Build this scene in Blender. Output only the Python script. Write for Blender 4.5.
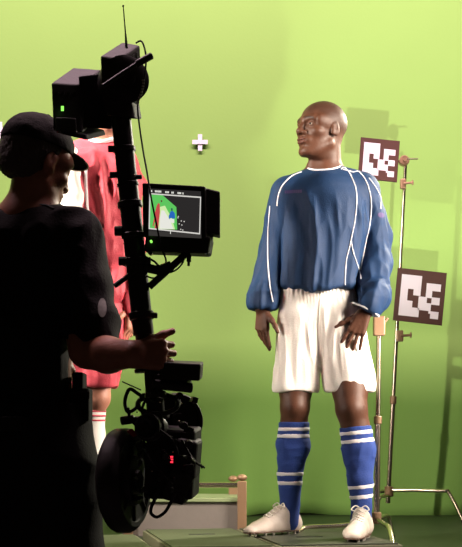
import bpy, bmesh, math, random
import numpy as np
from mathutils import Vector, Matrix
from mathutils.bvhtree import BVHTree

S = bpy.context.scene
for o in list(bpy.data.objects): bpy.data.objects.remove(o)
C = S.collection
PI = math.pi
R = math.radians
FPX = 1300.0
HY = 427.0
CX = 231.0
CH = 0.45

# ------------------------------------------------------------------ camera
cam = bpy.data.cameras.new('camera'); co = bpy.data.objects.new('camera', cam); C.objects.link(co)
co.location = (0, 0, CH); co.rotation_euler = (PI/2, 0, 0)
cam.sensor_fit = 'HORIZONTAL'; cam.sensor_width = 36; cam.lens = FPX/462*36
cam.shift_y = (HY-273.5)/462; cam.clip_start = 0.05; cam.clip_end = 100
S.camera = co

# ------------------------------------------------------------------ world, exposure
w = bpy.data.worlds.new('dark_studio'); S.world = w; w.use_nodes = True
bg = w.node_tree.nodes['Background']; bg.inputs[0].default_value = (1.0, 0.72, 0.5, 1); bg.inputs[1].default_value = 0.012
S.view_settings.view_transform = 'Standard'; S.view_settings.look = 'None'
S.view_settings.exposure = 0.15; S.view_settings.gamma = 1.0
try: S.view_settings.use_curve_mapping = False
except Exception: pass

# ------------------------------------------------------------------ lights
def aim(o, target):
    d = Vector(target)-o.location
    o.rotation_euler = d.to_track_quat('-Z', 'Y').to_euler()
def area(name, loc, target, sx, sy, power, col, spread=180):
    l = bpy.data.lights.new(name, 'AREA'); l.shape = 'RECTANGLE'; l.size = sx; l.size_y = sy
    l.energy = power; l.color = col; l.spread = R(spread)
    o = bpy.data.objects.new(name, l); C.objects.link(o); o.location = loc; aim(o, target); return o
def spot(name, loc, target, power, col, size, blend, rad):
    l = bpy.data.lights.new(name, 'SPOT'); l.energy = power; l.color = col
    l.spot_size = R(size); l.spot_blend = blend; l.shadow_soft_size = rad
    o = bpy.data.objects.new(name, l); C.objects.link(o); o.location = loc; aim(o, target); return o

area('wall_wash_light', (-0.2, 5.0, 5.5), (-0.2, 7.4, 1.6), 7.0, 0.16, 690, (1.0, 0.68, 0.76))
spot('key_spot', (-1.45, 4.33, 2.06), (-0.02, 5.25, 1.15), 360, (1.0, 0.88, 0.74), 66, 0.5, 0.04)
area('right_softbox', (2.3, 4.5, 1.7), (0.2, 5.4, 1.0), 1.0, 1.4, 40, (1.0, 0.86, 0.72), 60)
area('left_fill', (-2.3, 4.45, 1.3), (0.3, 5.4, 1.0), 0.8, 1.0, 7, (1.0, 0.88, 0.76), 60)
spot('rim_light', (2.3, 7.0, 2.6), (0.2, 5.4, 1.15), 560, (1.0, 0.90, 0.74), 44, 0.5, 0.12)
spot('low_kicker', (0.97, 4.0, 0.10), (0.98, 7.3, 2.0), 340, (1.0, 0.85, 0.78), 30, 0.9, 0.03)

# ------------------------------------------------------------------ materials
def mat(name, col, rough=0.6, metal=0.0, noise=0.0, nscale=8.0, bump=0.0, bscale=40.0, spec=0.5, emit=None, attr=False, sheen=0.0, stretch=(1, 1, 1), sss=0.0):
    m = bpy.data.materials.new(name); m.use_nodes = True
    nt = m.node_tree; b = nt.nodes['Principled BSDF']
    b.inputs['Roughness'].default_value = rough; b.inputs['Metallic'].default_value = metal
    b.inputs['Specular IOR Level'].default_value = spec
    c4 = (*col, 1)
    tc = nt.nodes.new('ShaderNodeTexCoord'); mp = nt.nodes.new('ShaderNodeMapping'); mp.inputs['Scale'].default_value = stretch
    nt.links.new(tc.outputs['Object'], mp.inputs['Vector'])
    if attr:
        a = nt.nodes.new('ShaderNodeAttribute'); a.attribute_name = 'Col'; src = a.outputs['Color']
    else:
        r = nt.nodes.new('ShaderNodeRGB'); r.outputs[0].default_value = c4; src = r.outputs[0]
    nz = nt.nodes.new('ShaderNodeTexNoise'); nz.inputs['Scale'].default_value = nscale; nz.inputs['Detail'].default_value = 5
    nt.links.new(mp.outputs[0], nz.inputs['Vector'])
    mr = nt.nodes.new('ShaderNodeMapRange'); mr.inputs[3].default_value = 1-noise; mr.inputs[4].default_value = 1+noise
    nt.links.new(nz.outputs['Fac'], mr.inputs[0])
    mx = nt.nodes.new('ShaderNodeVectorMath'); mx.operation = 'SCALE'
    nt.links.new(src, mx.inputs[0]); nt.links.new(mr.outputs[0], mx.inputs['Scale'])
    nt.links.new(mx.outputs[0], b.inputs['Base Color'])
    if bump > 0:
        nb = nt.nodes.new('ShaderNodeTexNoise'); nb.inputs['Scale'].default_value = bscale; nb.inputs['Detail'].default_value = 4
        nt.links.new(mp.outputs[0], nb.inputs['Vector'])
        bu = nt.nodes.new('ShaderNodeBump'); bu.inputs['Strength'].default_value = bump; bu.inputs['Distance'].default_value = 0.01
        nt.links.new(nb.outputs['Fac'], bu.inputs['Height']); nt.links.new(bu.outputs[0], b.inputs['Normal'])
    if sheen: b.inputs['Sheen Weight'].default_value = sheen
    if sss:
        b.inputs['Subsurface Weight'].default_value = sss; b.inputs['Subsurface Scale'].default_value = 0.01
    if emit:
        b.inputs['Emission Color'].default_value = (*emit[0], 1); b.inputs['Emission Strength'].default_value = emit[1]
    return m

M = dict(
    green=mat('green_screen_cloth', (0.25, 0.46, 0.11), 0.85, noise=0.03, nscale=3, bump=0.05, bscale=60, spec=0.2),
    floor=mat('dark_green_studio_floor', (0.022, 0.040, 0.014), 0.5, noise=0.35, nscale=5, bump=0.15, bscale=20),
    lowfloor=mat('dark_concrete', (0.03, 0.028, 0.025), 0.8, noise=0.3, nscale=4, bump=0.2),
    panel=mat('worn_green_painted_plywood', (0.05, 0.062, 0.028), 0.6, noise=0.25, nscale=12, bump=0.1, bscale=30, stretch=(1, 6, 1)),
    panel_dark=mat('worn_dark_painted_plywood', (0.030, 0.033, 0.020), 0.5, noise=0.25, nscale=12, bump=0.1, bscale=30, stretch=(1, 6, 1)),
    paneledge=mat('pale_plywood_edge', (0.15, 0.145, 0.09), 0.6, noise=0.2, nscale=30, stretch=(1, 1, 8)),
    hole=mat('dark_slot', (0.006, 0.006, 0.006), 0.9),
    tape=mat('white_tape', (0.72, 0.70, 0.76), 0.6, noise=0.05),
    skin=mat('dark_brown_skin', (0.15, 0.062, 0.036), 0.52, noise=0.12, nscale=30, bump=0.12, bscale=120, attr=True, spec=0.35),
    skinl=mat('light_skin', (0.5, 0.25, 0.17), 0.5, noise=0.08, nscale=30, bump=0.1, bscale=120, attr=True, sss=0.1),
    eyew=mat('eye_white', (0.26, 0.21, 0.18), 0.35), iris=mat('dark_iris', (0.02, 0.012, 0.008), 0.15),
    blue=mat('blue_sports_fabric', (0.005, 0.027, 0.084), 0.65, noise=0.12, nscale=40, bump=0.25, bscale=260, spec=0.3),
    white=mat('white_sports_fabric', (0.88, 0.83, 0.78), 0.7, noise=0.03, nscale=30, bump=0.15, bscale=200),
    piping=mat('white_piping', (0.78, 0.76, 0.80), 0.6),
    purple=mat('purple_print', (0.045, 0.022, 0.11), 0.6),
    bluesock=mat('blue_knit', (0.014, 0.048, 0.25), 0.8, noise=0.1, nscale=80, bump=0.3, bscale=300),
    boot=mat('white_leather', (0.62, 0.53, 0.47), 0.5, noise=0.08, nscale=20, bump=0.2, bscale=70),
    sole=mat('brown_boot_sole', (0.10, 0.05, 0.03), 0.5),
    stud=mat('pale_stud', (0.55, 0.5, 0.45), 0.3, metal=0.3),
    red=mat('red_sports_fabric', (0.60, 0.055, 0.085), 0.6, noise=0.08, nscale=30, bump=0.2, bscale=200, sheen=0.1),
    opshirt=mat('black_cotton', (0.007, 0.006, 0.006), 0.9, noise=0.15, nscale=20, bump=0.2, bscale=150, spec=0.2),
    optrouser=mat('black_twill', (0.009, 0.008, 0.009), 0.9, noise=0.15, nscale=20, bump=0.2, bscale=150, spec=0.2),
    cap=mat('black_cap_cloth', (0.012, 0.011, 0.010), 0.9, noise=0.1, nscale=30, bump=0.25, bscale=200, spec=0.2),
    brimlight=mat('lit_brim_edge_tan', (0.42, 0.30, 0.2), 0.8),  # tan colour paints the light caught by the brim edge
    hair=mat('grey_hair', (0.05, 0.04, 0.033), 0.7, noise=0.5, nscale=120, bump=0.6, bscale=250, stretch=(1, 1, .3)),
    patch=mat('grey_green_badge', (0.20, 0.20, 0.17), 0.7, noise=0.6, nscale=70),
    collar=mat('grey_teal_trim', (0.06, 0.07, 0.065), 0.8),
    black=mat('black_anodised_metal', (0.010, 0.009, 0.008), 0.42, noise=0.3, nscale=20, spec=0.35),
    plastic=mat('black_plastic', (0.012, 0.010, 0.009), 0.55, noise=0.2, nscale=20, bump=0.1, spec=0.3),
    rubber=mat('black_rubber', (0.008, 0.008, 0.008), 0.7, spec=0.25),
    grey=mat('dull_grey_print', (0.28, 0.25, 0.22), 0.6),
    redtape=mat('red_tape', (0.35, 0.02, 0.02), 0.5),
    led=mat('red_led', (0.3, 0, 0), 0.5, emit=((1, 0.03, 0.06), 1.6)),
    gled=mat('green_led', (0.1, 0.5, 0.05), 0.5, emit=((0.3, 1, 0.12), 1.2)),
    chrome=mat('brushed_chrome', (0.62, 0.53, 0.42), 0.24, metal=1.0, noise=0.1, nscale=30),
    copper=mat('tan_painted_metal', (0.28, 0.17, 0.10), 0.45, metal=0.4, noise=0.15, nscale=20),
    silver=mat('dull_silver_sheet', (0.22, 0.19, 0.175), 0.55, metal=0.3, noise=0.12, nscale=6, bump=0.1),
    brown=mat('dark_brown_board', (0.062, 0.020, 0.012), 0.6, noise=0.15, nscale=15),
    boardwhite=mat('white_board_print', (0.72, 0.68, 0.74), 0.6, noise=0.03),
)
def emis(name, col, s=1.0):
    return mat(name, (0, 0, 0), 0.4, emit=(col, s))
E = dict(scr=emis('screen_black', (0.022, 0.020, 0.020)), bar=emis('screen_grey', (0.035, 0.032, 0.03)), green=emis('screen_green', (0.10, 0.50, 0.10)),
         white=emis('screen_white', (0.72, 0.72, 0.66)), frame=emis('screen_line', (0.62, 0.60, 0.56)), red=emis('screen_red', (0.5, 0.06, 0.06)),
         blue=emis('screen_blue', (0.02, 0.12, 0.45)), dark=emis('screen_dark', (0.02, 0.05, 0.08)), skin=emis('screen_brown', (0.1, 0.05, 0.03)), glow=emis('screen_glow', (0.55, 0.75, 0.35)))

# ------------------------------------------------------------------ object helpers
def P(px, py, d): return Vector(((px-CX)*d/FPX, d, CH-(py-HY)*d/FPX))
def tag(o, label=None, cat=None, group=None, kind=None):
    if label: o['label'] = label
    if cat: o['category'] = cat
    if group: o['group'] = group
    if kind: o['kind'] = kind
    return o
def empty(name, loc=(0, 0, 0)):
    o = bpy.data.objects.new(name, None); C.objects.link(o); o.location = loc; return o
def link(name, me, m, parent=None):
    o = bpy.data.objects.new(name, me); C.objects.link(o)
    if m is not None and not me.materials: me.materials.append(m)
    if parent is not None:
        o.parent = parent
        b = parent; off = Vector((0, 0, 0))
        while b is not None: off = off+b.location; b = b.parent
        o.location = -off
    return o
def obj(name, bm, m, parent=None, smooth=False):
    me = bpy.data.meshes.new(name)
    bmesh.ops.recalc_face_normals(bm, faces=bm.faces)
    if smooth:
        for f in bm.faces: f.smooth = True
    bm.to_mesh(me); bm.free()
    if smooth:
        try: me.set_sharp_from_angle(angle=R(40))
        except Exception: pass
    return link(name, me, m, parent)
def NB(): return bmesh.new()
def merge(bm, b2):
    me = bpy.data.meshes.new('t'); b2.to_mesh(me); b2.free(); bm.from_mesh(me); bpy.data.meshes.remove(me)
def para(bm, o, e1, e2, e3, bev=0.0):
    o, e1, e2, e3 = map(Vector, (o, e1, e2, e3))
    b = NB(); v = [b.verts.new(o+e1*i+e2*j+e3*k) for i in (0, 1) for j in (0, 1) for k in (0, 1)]
    for q in ((0, 1, 3, 2), (4, 6, 7, 5), (0, 4, 5, 1), (2, 3, 7, 6), (0, 2, 6, 4), (1, 5, 7, 3)): b.faces.new([v[i] for i in q])
    bmesh.ops.recalc_face_normals(b, faces=b.faces)
    if bev: bmesh.ops.bevel(b, geom=b.edges[:], offset=bev, segments=2, affect='EDGES', profile=0.5)
    merge(bm, b)
def box(bm, c, s, rot=None, bev=0.0):
    m = rot if rot is not None else Matrix.Identity(3)
    e = [m @ Vector(a) for a in ((s[0], 0, 0), (0, s[1], 0), (0, 0, s[2]))]
    para(bm, Vector(c)-(e[0]+e[1]+e[2])/2, *e, bev)
def rz(a): return Matrix.Rotation(R(a), 3, 'Z')
def rx(a): return Matrix.Rotation(R(a), 3, 'X')
def ry(a): return Matrix.Rotation(R(a), 3, 'Y')
def frame_of(d):
    d = Vector(d).normalized(); u = Vector((0, 0, 1)) if abs(d.z) < 0.9 else Vector((1, 0, 0))
    a = d.cross(u).normalized(); return a, d.cross(a).normalized(), d
def lathe(bm, a, axis, prof, n=24):
    """prof: list of (along, radius) from point a along axis"""
    a = Vector(a); u, v, d = frame_of(axis); rings = []
    for t, r in prof:
        if r < 1e-6: rings.append([bm.verts.new(a+d*t)])
        else: rings.append([bm.verts.new(a+d*t+(u*math.cos(2*PI*i/n)+v*math.sin(2*PI*i/n))*r) for i in range(n)])
    for r0, r1 in zip(rings, rings[1:]):
        for i in range(n):
            j = (i+1) % n
            if len(r0) == 1 and len(r1) == 1: continue
            if len(r0) == 1: bm.faces.new((r0[0], r1[i], r1[j]))
            elif len(r1) == 1: bm.faces.new((r0[i], r0[j], r1[0]))
            else: bm.faces.new((r0[i], r0[j], r1[j], r1[i]))
    for r in (rings[0], rings[-1]):
        if len(r) > 1: bm.faces.new(r)
def cyl(bm, a, b, r, n=16, r2=None, bev=0.0):
    a = Vector(a); b = Vector(b); L = (b-a).length; r2 = r if r2 is None else r2
    if bev: lathe(bm, a, b-a, [(0, r-bev), (bev, r), (L-bev, r2), (L, r2-bev)], n)
    else: lathe(bm, a, b-a, [(0, r), (L, r2)], n)
def smoothpts(pts, sub=6, closed=False):
    pts = [Vector(p) for p in pts]; n = len(pts); out = []
    rng = range(n) if closed else range(n-1)
    for i in rng:
        if closed: p0, p1, p2, p3 = pts[i-1], pts[i], pts[(i+1) % n], pts[(i+2) % n]
        else: p0, p1, p2, p3 = pts[max(i-1, 0)], pts[i], pts[i+1], pts[min(i+2, n-1)]
        for k in range(sub):
            t = k/sub
            out.append(0.5*((2*p1)+(p2-p0)*t+(2*p0-5*p1+4*p2-p3)*t*t+(3*p1-p0-3*p2+p3)*t**3))
    if not closed: out.append(pts[-1])
    return out
def tube(bm, pts, r, n=8, closed=False, squash=None):
    pts = [Vector(p) for p in pts]; rings = []; prev = None; N = len(pts)
    for i, p in enumerate(pts):
        if closed: d = pts[(i+1) % N]-pts[i-1]
        else: d = pts[min(i+1, N-1)]-pts[max(i-1, 0)]
        if d.length < 1e-9: d = Vector((0, 0, 1))
        d.normalize()
        u = frame_of(d)[0] if prev is None else (prev-d*prev.dot(d)).normalized()
        prev = u; v = d.cross(u)
        rr = r[i] if isinstance(r, (list, tuple)) else r
        rings.append([bm.verts.new(p+(u*math.cos(2*PI*k/n)+v*math.sin(2*PI*k/n))*rr) for k in range(n)])
    m = N if closed else N-1
    for i in range(m):
        a, b = rings[i], rings[(i+1) % N]
        for k in range(n): bm.faces.new((a[k], a[(k+1) % n], b[(k+1) % n], b[k]))
    if not closed: bm.faces.new(rings[0]); bm.faces.new(rings[-1])
def ball(bm, c, r, s=(1, 1, 1), rot=None, n=12):
    b = NB(); bmesh.ops.create_uvsphere(b, u_segments=n, v_segments=max(6, n//2+2), radius=r)
    m = (rot.to_4x4() if rot is not None else Matrix.Identity(4)) @ Matrix.Diagonal((*s, 1))
    b.transform(Matrix.Translation(Vector(c)) @ m); merge(bm, b)

# ------------------------------------------------------------------ implicit surfaces (smooth unions of tapered limbs), meshed by surface nets
rng = np.random.RandomState(5)
NT = rng.rand(32, 32, 32).astype(np.float32)*2-1
def noise3(p):
    i = np.floor(p).astype(int); f = p-i; f = f*f*(3-2*f); out = 0
    for a in (0, 1):
        for b in (0, 1):
            for c in (0, 1):
                wgt = (f[:, 0] if a else 1-f[:, 0])*(f[:, 1] if b else 1-f[:, 1])*(f[:, 2] if c else 1-f[:, 2])
                out = out+wgt*NT[(i[:, 0]+a) % 32, (i[:, 1]+b) % 32, (i[:, 2]+c) % 32]
    return out
class Field:
    def __init__(s): s.ops = []
    def add(s, fn, c, ext, op='u', k=0.01): s.ops.append((fn, np.array(c)-ext-k-0.03, np.array(c)+ext+k+0.03, op, k)); return s
    def cone(s, a, b, ra, rb, k=0.015, sq=1.0, axis=(0, 1, 0), op='u'):
        """tapered capsule a->b; sq < 1 flattens it along axis"""
        a = np.array(a, float); b = np.array(b, float); n = np.array(axis, float); n /= np.linalg.norm(n)
        ab = b-a; g = 1/sq-1; ab2 = ab+n*g*np.dot(ab, n); L2 = max(np.dot(ab2, ab2), 1e-9)
        def fn(x, y, z):
            dx, dy, dz = x-a[0], y-a[1], z-a[2]
            if g:
                q = (dx*n[0]+dy*n[1]+dz*n[2])*g; dx = dx+q*n[0]; dy = dy+q*n[1]; dz = dz+q*n[2]
            t = np.clip((dx*ab2[0]+dy*ab2[1]+dz*ab2[2])/L2, 0, 1)
            return (np.sqrt((dx-t*ab2[0])**2+(dy-t*ab2[1])**2+(dz-t*ab2[2])**2)-(ra+(rb-ra)*t))*(1 if sq >= 1 else (sq+1)/2)
        m = (a+b)/2; ext = np.abs(b-a)/2+max(ra, rb)
        return s.add(fn, m, ext, op, k)
    def ell(s, c, r, rot=None, k=0.012, op='u'):
        c = np.array(c, float); r = np.array(r, float)
        Rm = np.array(rot, float) if rot is not None else np.eye(3)   # columns = local axes
        def fn(x, y, z):
            dx, dy, dz = x-c[0], y-c[1], z-c[2]; k0 = 0; k1 = 0
            for i in range(3):
                l = dx*Rm[0, i]+dy*Rm[1, i]+dz*Rm[2, i]
                k0 = k0+(l/r[i])**2; k1 = k1+(l/r[i]**2)**2
            k0 = np.sqrt(k0); return k0*(k0-1)/np.maximum(np.sqrt(k1), 1e-6)
        return s.add(fn, c, np.full(3, r.max()), op, k)
    def plane(s, c, n, k=0.004, fn2=None):
        """keep the side the normal n points away from"""
        c = np.array(c, float); n = np.array(n, float); n /= np.linalg.norm(n)
        def fn(x, y, z): return (x-c[0])*n[0]+(y-c[1])*n[1]+(z-c[2])*n[2]
        return s.add(fn2 or fn, c, np.full(3, 9.0), 'i', k)
    @staticmethod
    def comb(A, B, op, k):
        if op == 's': B = -B
        if op == 'u':
            h = np.clip(0.5+0.5*(A-B)/k, 0, 1); return A*(1-h)+B*h-k*h*(1-h)
        h = np.clip(0.5-0.5*(A-B)/k, 0, 1); return A*(1-h)+B*h+k*h*(1-h)
    def at(s, p):
        p = np.atleast_2d(np.array(p, float)); F = np.full(len(p), 1.0)
        for fn, lo, hi, op, k in s.ops: F = s.comb(F, fn(p[:, 0], p[:, 1], p[:, 2]), op, k)
        return F
    def grid(s, lo, hi, res):
        n = [int((hi[i]-lo[i])/res)+2 for i in range(3)]
        ax = [(lo[i]+res*np.arange(n[i])).astype(np.float32) for i in range(3)]
        F = np.full(n, 1.0, np.float32)
        for fn, a, b, op, k in s.ops:
            if op == 'i': a = np.array(lo)-1; b = np.array(hi)+1
            sl = tuple(slice(int(np.searchsorted(ax[i], a[i])), int(np.searchsorted(ax[i], b[i]))) for i in range(3))
            if any(q.stop <= q.start for q in sl): continue
            x = ax[0][sl[0]][:, None, None]; y = ax[1][sl[1]][None, :, None]; z = ax[2][sl[2]][None, None, :]
            F[sl] = s.comb(F[sl], fn(x, y, z), op, k)
        return F
    def bounds(s):
        lo = np.min([o[1] for o in s.ops if o[3] == 'u'], axis=0); hi = np.max([o[2] for o in s.ops if o[3] == 'u'], axis=0); return lo, hi
    def net(s, res, lo=None, hi=None):
        l2, h2 = s.bounds(); lo = l2 if lo is None else np.maximum(lo, l2); hi = h2 if hi is None else np.minimum(hi, h2)
        F = s.grid(lo, hi, res); I = F < 0
        c = np.zeros(tuple(q-1 for q in I.shape), np.uint8)
        cs = [(a, b, d) for a in (0, 1) for b in (0, 1) for d in (0, 1)]
        sh = c.shape
        for a, b, d in cs: c += I[a:a+sh[0], b:b+sh[1], d:d+sh[2]]
        act = np.argwhere((c > 0) & (c < 8)); idx = np.full(sh, -1, np.int32); idx[tuple(act.T)] = np.arange(len(act))
        pos = np.zeros((len(act), 3)); cnt = np.zeros(len(act))
        val = {q: F[act[:, 0]+q[0], act[:, 1]+q[1], act[:, 2]+q[2]].astype(float) for q in cs}
        for q in cs:
            for ax_ in range(3):
                if q[ax_]: continue
                q2 = list(q); q2[ax_] = 1; q2 = tuple(q2); a, b = val[q], val[q2]; m = (a < 0) != (b < 0)
                t = np.where(m, a/np.where(m, a-b, 1), 0); p = np.tile(np.array(q, float), (len(act), 1)); p[:, ax_] = t
                pos[m] += p[m]; cnt[m] += 1
        V = (act+pos/cnt[:, None])*res+np.array(lo)
        Q = []
        for ax_ in range(3):
            A = np.moveaxis(I, ax_, 0); D = A[:-1] != A[1:]; e = np.argwhere(D[:, 1:-1, 1:-1]); e[:, 1:] += 1
            fl = A[e[:, 0], e[:, 1], e[:, 2]]; ix = np.moveaxis(idx, ax_, 0)
            g = lambda dj, dk: ix[e[:, 0], e[:, 1]+dj, e[:, 2]+dk]
            q = np.stack([g(-1, -1), g(0, -1), g(0, 0), g(-1, 0)], 1)
            if ax_ == 1: fl = ~fl
            q[~fl] = q[~fl][:, ::-1]; Q.append(q)
        Q = np.concatenate(Q); Q = Q[(Q >= 0).all(1)]
        return V, Q
def normals(V, Q):
    fn = np.cross(V[Q[:, 2]]-V[Q[:, 0]], V[Q[:, 3]]-V[Q[:, 1]]); N = np.zeros_like(V)
    for i in range(4): np.add.at(N, Q[:, i], fn)
    return N/np.maximum(np.linalg.norm(N, axis=1), 1e-12)[:, None]
def mesh_of(name, V, Q, m, parent, col=None):
    me = bpy.data.meshes.new(name); me.vertices.add(len(V)); me.vertices.foreach_set('co', V.astype(np.float32).ravel())
    me.loops.add(Q.size); me.loops.foreach_set('vertex_index', Q.astype(np.int32).ravel())
    me.polygons.add(len(Q)); me.polygons.foreach_set('loop_start', np.arange(0, Q.size, 4, dtype=np.int32))
    me.update(calc_edges=True); me.validate()
    me.polygons.foreach_set('use_smooth', np.ones(len(me.polygons), bool))
    if col is not None:
        a = me.color_attributes.new('Col', 'FLOAT_COLOR', 'POINT'); a.data.foreach_set('color', np.c_[col, np.ones(len(col))].astype(np.float32).ravel())
    return link(name, me, m, parent)
def sculpt(name, F, m, parent, res=0.005, chunks=None, disp=None, colfn=None):
    Vs = []; Qs = []; n = 0
    for (lo, hi, r) in (chunks or [(None, None, res)]):
        V, Q = F.net(r, lo, hi); Vs.append(V); Qs.append(Q+n); n += len(V)
    V = np.concatenate(Vs); Q = np.concatenate(Qs); N = normals(V, Q)
    if np.mean(np.sum(N*(V-V.mean(0)), 1)) < 0: Q = Q[:, ::-1]; N = -N
    if disp is not None: V = V+N*disp(V, N)[:, None]
    return mesh_of(name, V, Q, m, parent, None if colfn is None else colfn(V))
def bvh(*obs):
    vs = []; ps = []; n = 0
    for o in obs:
        V = np.empty(len(o.data.vertices)*3, np.float32); o.data.vertices.foreach_get('co', V); V = V.reshape(-1, 3)
        vs += [tuple(v) for v in V]; ps += [tuple(i+n for i in p.vertices) for p in o.data.polygons]; n = len(vs)
    return BVHTree.FromPolygons(vs, ps)
def cast(tree, px, py, off=0.0):
    o = Vector((0, 0, CH)); d = (P(px, py, 1)-o).normalized(); h = tree.ray_cast(o, d)
    if h[0] is None:
        h = tree.find_nearest(P(px, py, 5.4)); 
    nrm = h[1] if h[1].dot(d) < 0 else -h[1]
    return h[0]+nrm*off
def piping(name, tree, pts, r, m, parent, off=0.001, sub=8):
    q = smoothpts([Vector((a, b, 0)) for a, b in pts], sub)
    pp = [cast(tree, v.x, v.y, off) for v in q]
    # drop jumps
    out = [pp[0]]
    for p in pp[1:]:
        if (p-out[-1]).length < 0.06: out.append(p)
    for _ in range(2): out = [out[0]]+[(out[i-1]+out[i]*2+out[i+1])/4 for i in range(1, len(out)-1)]+[out[-1]]
    b = NB(); tube(b, out, r, 6); return obj(name, b, m, parent, True)
def patch(name, tree, px, py, w_, h_, m, parent, shape='rect', nx=10, ny=6, ang=0, off=0.0015):
    b = NB(); g = []; ca, sa = math.cos(R(ang)), math.sin(R(ang))
    for j in range(ny+1):
        row = []
        for i in range(nx+1):
            u, v = i/nx*2-1, j/ny*2-1
            if shape == 'round':
                s = max(abs(u), abs(v)); l = math.hypot(u, v) or 1; u, v = u*s/l, v*s/l
            x, y = u*w_/2, v*h_/2
            row.append(b.verts.new(cast(tree, px+x*ca-y*sa, py+x*sa+y*ca, off)))
        g.append(row)
    for j in range(ny):
        for i in range(nx): b.faces.new((g[j][i], g[j][i+1], g[j+1][i+1], g[j+1][i]))
    return obj(name, b, m, parent, True)

# ------------------------------------------------------------------ anatomy
def head(F, c, fwd, up, s=1.0, mouth=True):
    c = Vector(c); f = Vector(fwd).normalized(); u = (Vector(up)-f*Vector(up).dot(f)).normalized(); r = f.cross(u)
    Rm = np.array([[r[i], f[i], u[i]] for i in range(3)])
    L = lambda x, y, z: c+(r*x+f*y+u*z)*s
    e = lambda p, rad, k=0.012, op='u': F.ell(L(*p), [q*s for q in rad], Rm, k, op)
    e((0, -0.012, 0.036), (0.074, 0.094, 0.080), 0.02)
    e((0, 0.022, 0.020), (0.067, 0.072, 0.074), 0.02)
    e((0, 0.030, -0.035), (0.058, 0.062, 0.062), 0.02)
    e((0, 0.040, -0.078), (0.046, 0.048, 0.036), 0.02)
    F.cone(L(-.052, 0.0, -.055), L(-.022, .066, -.098), .014*s, .014*s, 0.02); F.cone(L(.052, 0.0, -.055), L(.022, .066, -.098), .014*s, .014*s, 0.02)
    e((0, 0.080, -0.098), (0.022, 0.016, 0.016), 0.016)
    for q in (-1, 1):
        e((q*.044, .058, -.022), (.020, .022, .016), 0.02)
        e((q*.060, .045, .022), (.010, .03, .02), 0.02)
    F.cone(L(-.040, .078, .026), L(0, .088, .022), .011*s, .011*s, .014); F.cone(L(.040, .078, .026), L(0, .088, .022), .011*s, .011*s, .014)
    for q in (-1, 1):
        e((q*.033, .098, .004), (.019, .018, .0125), 0.012, 's')
        e((q*.031, .0735, .004), (.017, .0155, .0145), 0.004)      # lids
        e((q*.031, .0885, .003), (.0135, .008, .0048), 0.002, 's')  # eye slit
    F.cone(L(0, .090, .016), L(0, .108, -.022), .008*s, .0115*s, .010)
    e((0, .108, -.028), (.014, .013, .011), .008)
    for q in (-1, 1):
        e((q*.016, .096, -.030), (.010, .013, .009), .006)
        e((q*.007, .108, -.041), (.0045, .006, .005), .003, 's')
    e((0, .082, -.056), (.034, .018, .020), .014)
    e((0, .098, -.0545), (.024, .009, .0065), .005); e((0, .096, -.0665), (.021, .009, .0075), .005)
    e((0, .108, -.0605), (.026, .010, .0016), .004, 's')
    e((0, .096, -.080), (.018, .006, .005), .008, 's')
    for q in (-1, 1):
        Re = np.array(Rm @ np.array(Matrix.Rotation(q*0.2, 3, 'Z') @ Matrix.Rotation(-0.2, 3, 'X')))
        F.ell(L(q*.073, -.008, -.002), [.007*s, .016*s, .028*s], Re, .006)
        F.ell(L(q*.0815, -.004, .004), [.005*s, .008*s, .013*s], Re, .004, 's')
        F.cone(L(q*.070, .004, -.020), L(q*.070, .006, .010), .007*s, .007*s, .010)
    return L, Rm
def head_colour(base, lip, brow, scalp, c, Rm, s, hairline=None):
    c = np.array(c); base, lip, brow, scalp = map(np.array, (base, lip, brow, scalp))
    def fn(V):
        l = ((V-c) @ Rm)/s; col = np.tile(base, (len(V), 1)); near = np.linalg.norm(l, axis=1) < 0.2
        m = near & (np.abs(l[:, 0]) < .025*(1-((l[:, 2]+.060)/.016)**2)) & (l[:, 1] > .09) & (np.abs(l[:, 2]+.060) < .014); col[m] = lip
        ax_ = np.abs(l[:, 0]); m = near & (ax_ > .012) & (ax_ < .050) & (np.abs(l[:, 2]-.027+np.clip(ax_-.035, 0, 1)*.4) < .0045) & (l[:, 1] > .06); col[m] = brow
        d = l[:, 2]-.045+np.clip(.07-l[:, 1], 0, .1)*0.55; a = np.clip(d/.02, 0, 1)*near; col = col*(1-a[:, None])+scalp*a[:, None]
        return col
    return fn
def eyes(L, s, parent, Rm):
    f = Vector(Rm[:, 1])
    for q in (-1, 1):
        b = NB(); ball(b, L(q*.031, .0745, .004), .0122*s, n=20); o = obj('eye', b, M['eyew'], parent, True)
        b = NB(); ball(b, L(q*.031, .0745, .004)+f*.0075*s, .0062*s, n=16); obj('iris', b, M['iris'], o, True)
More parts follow.
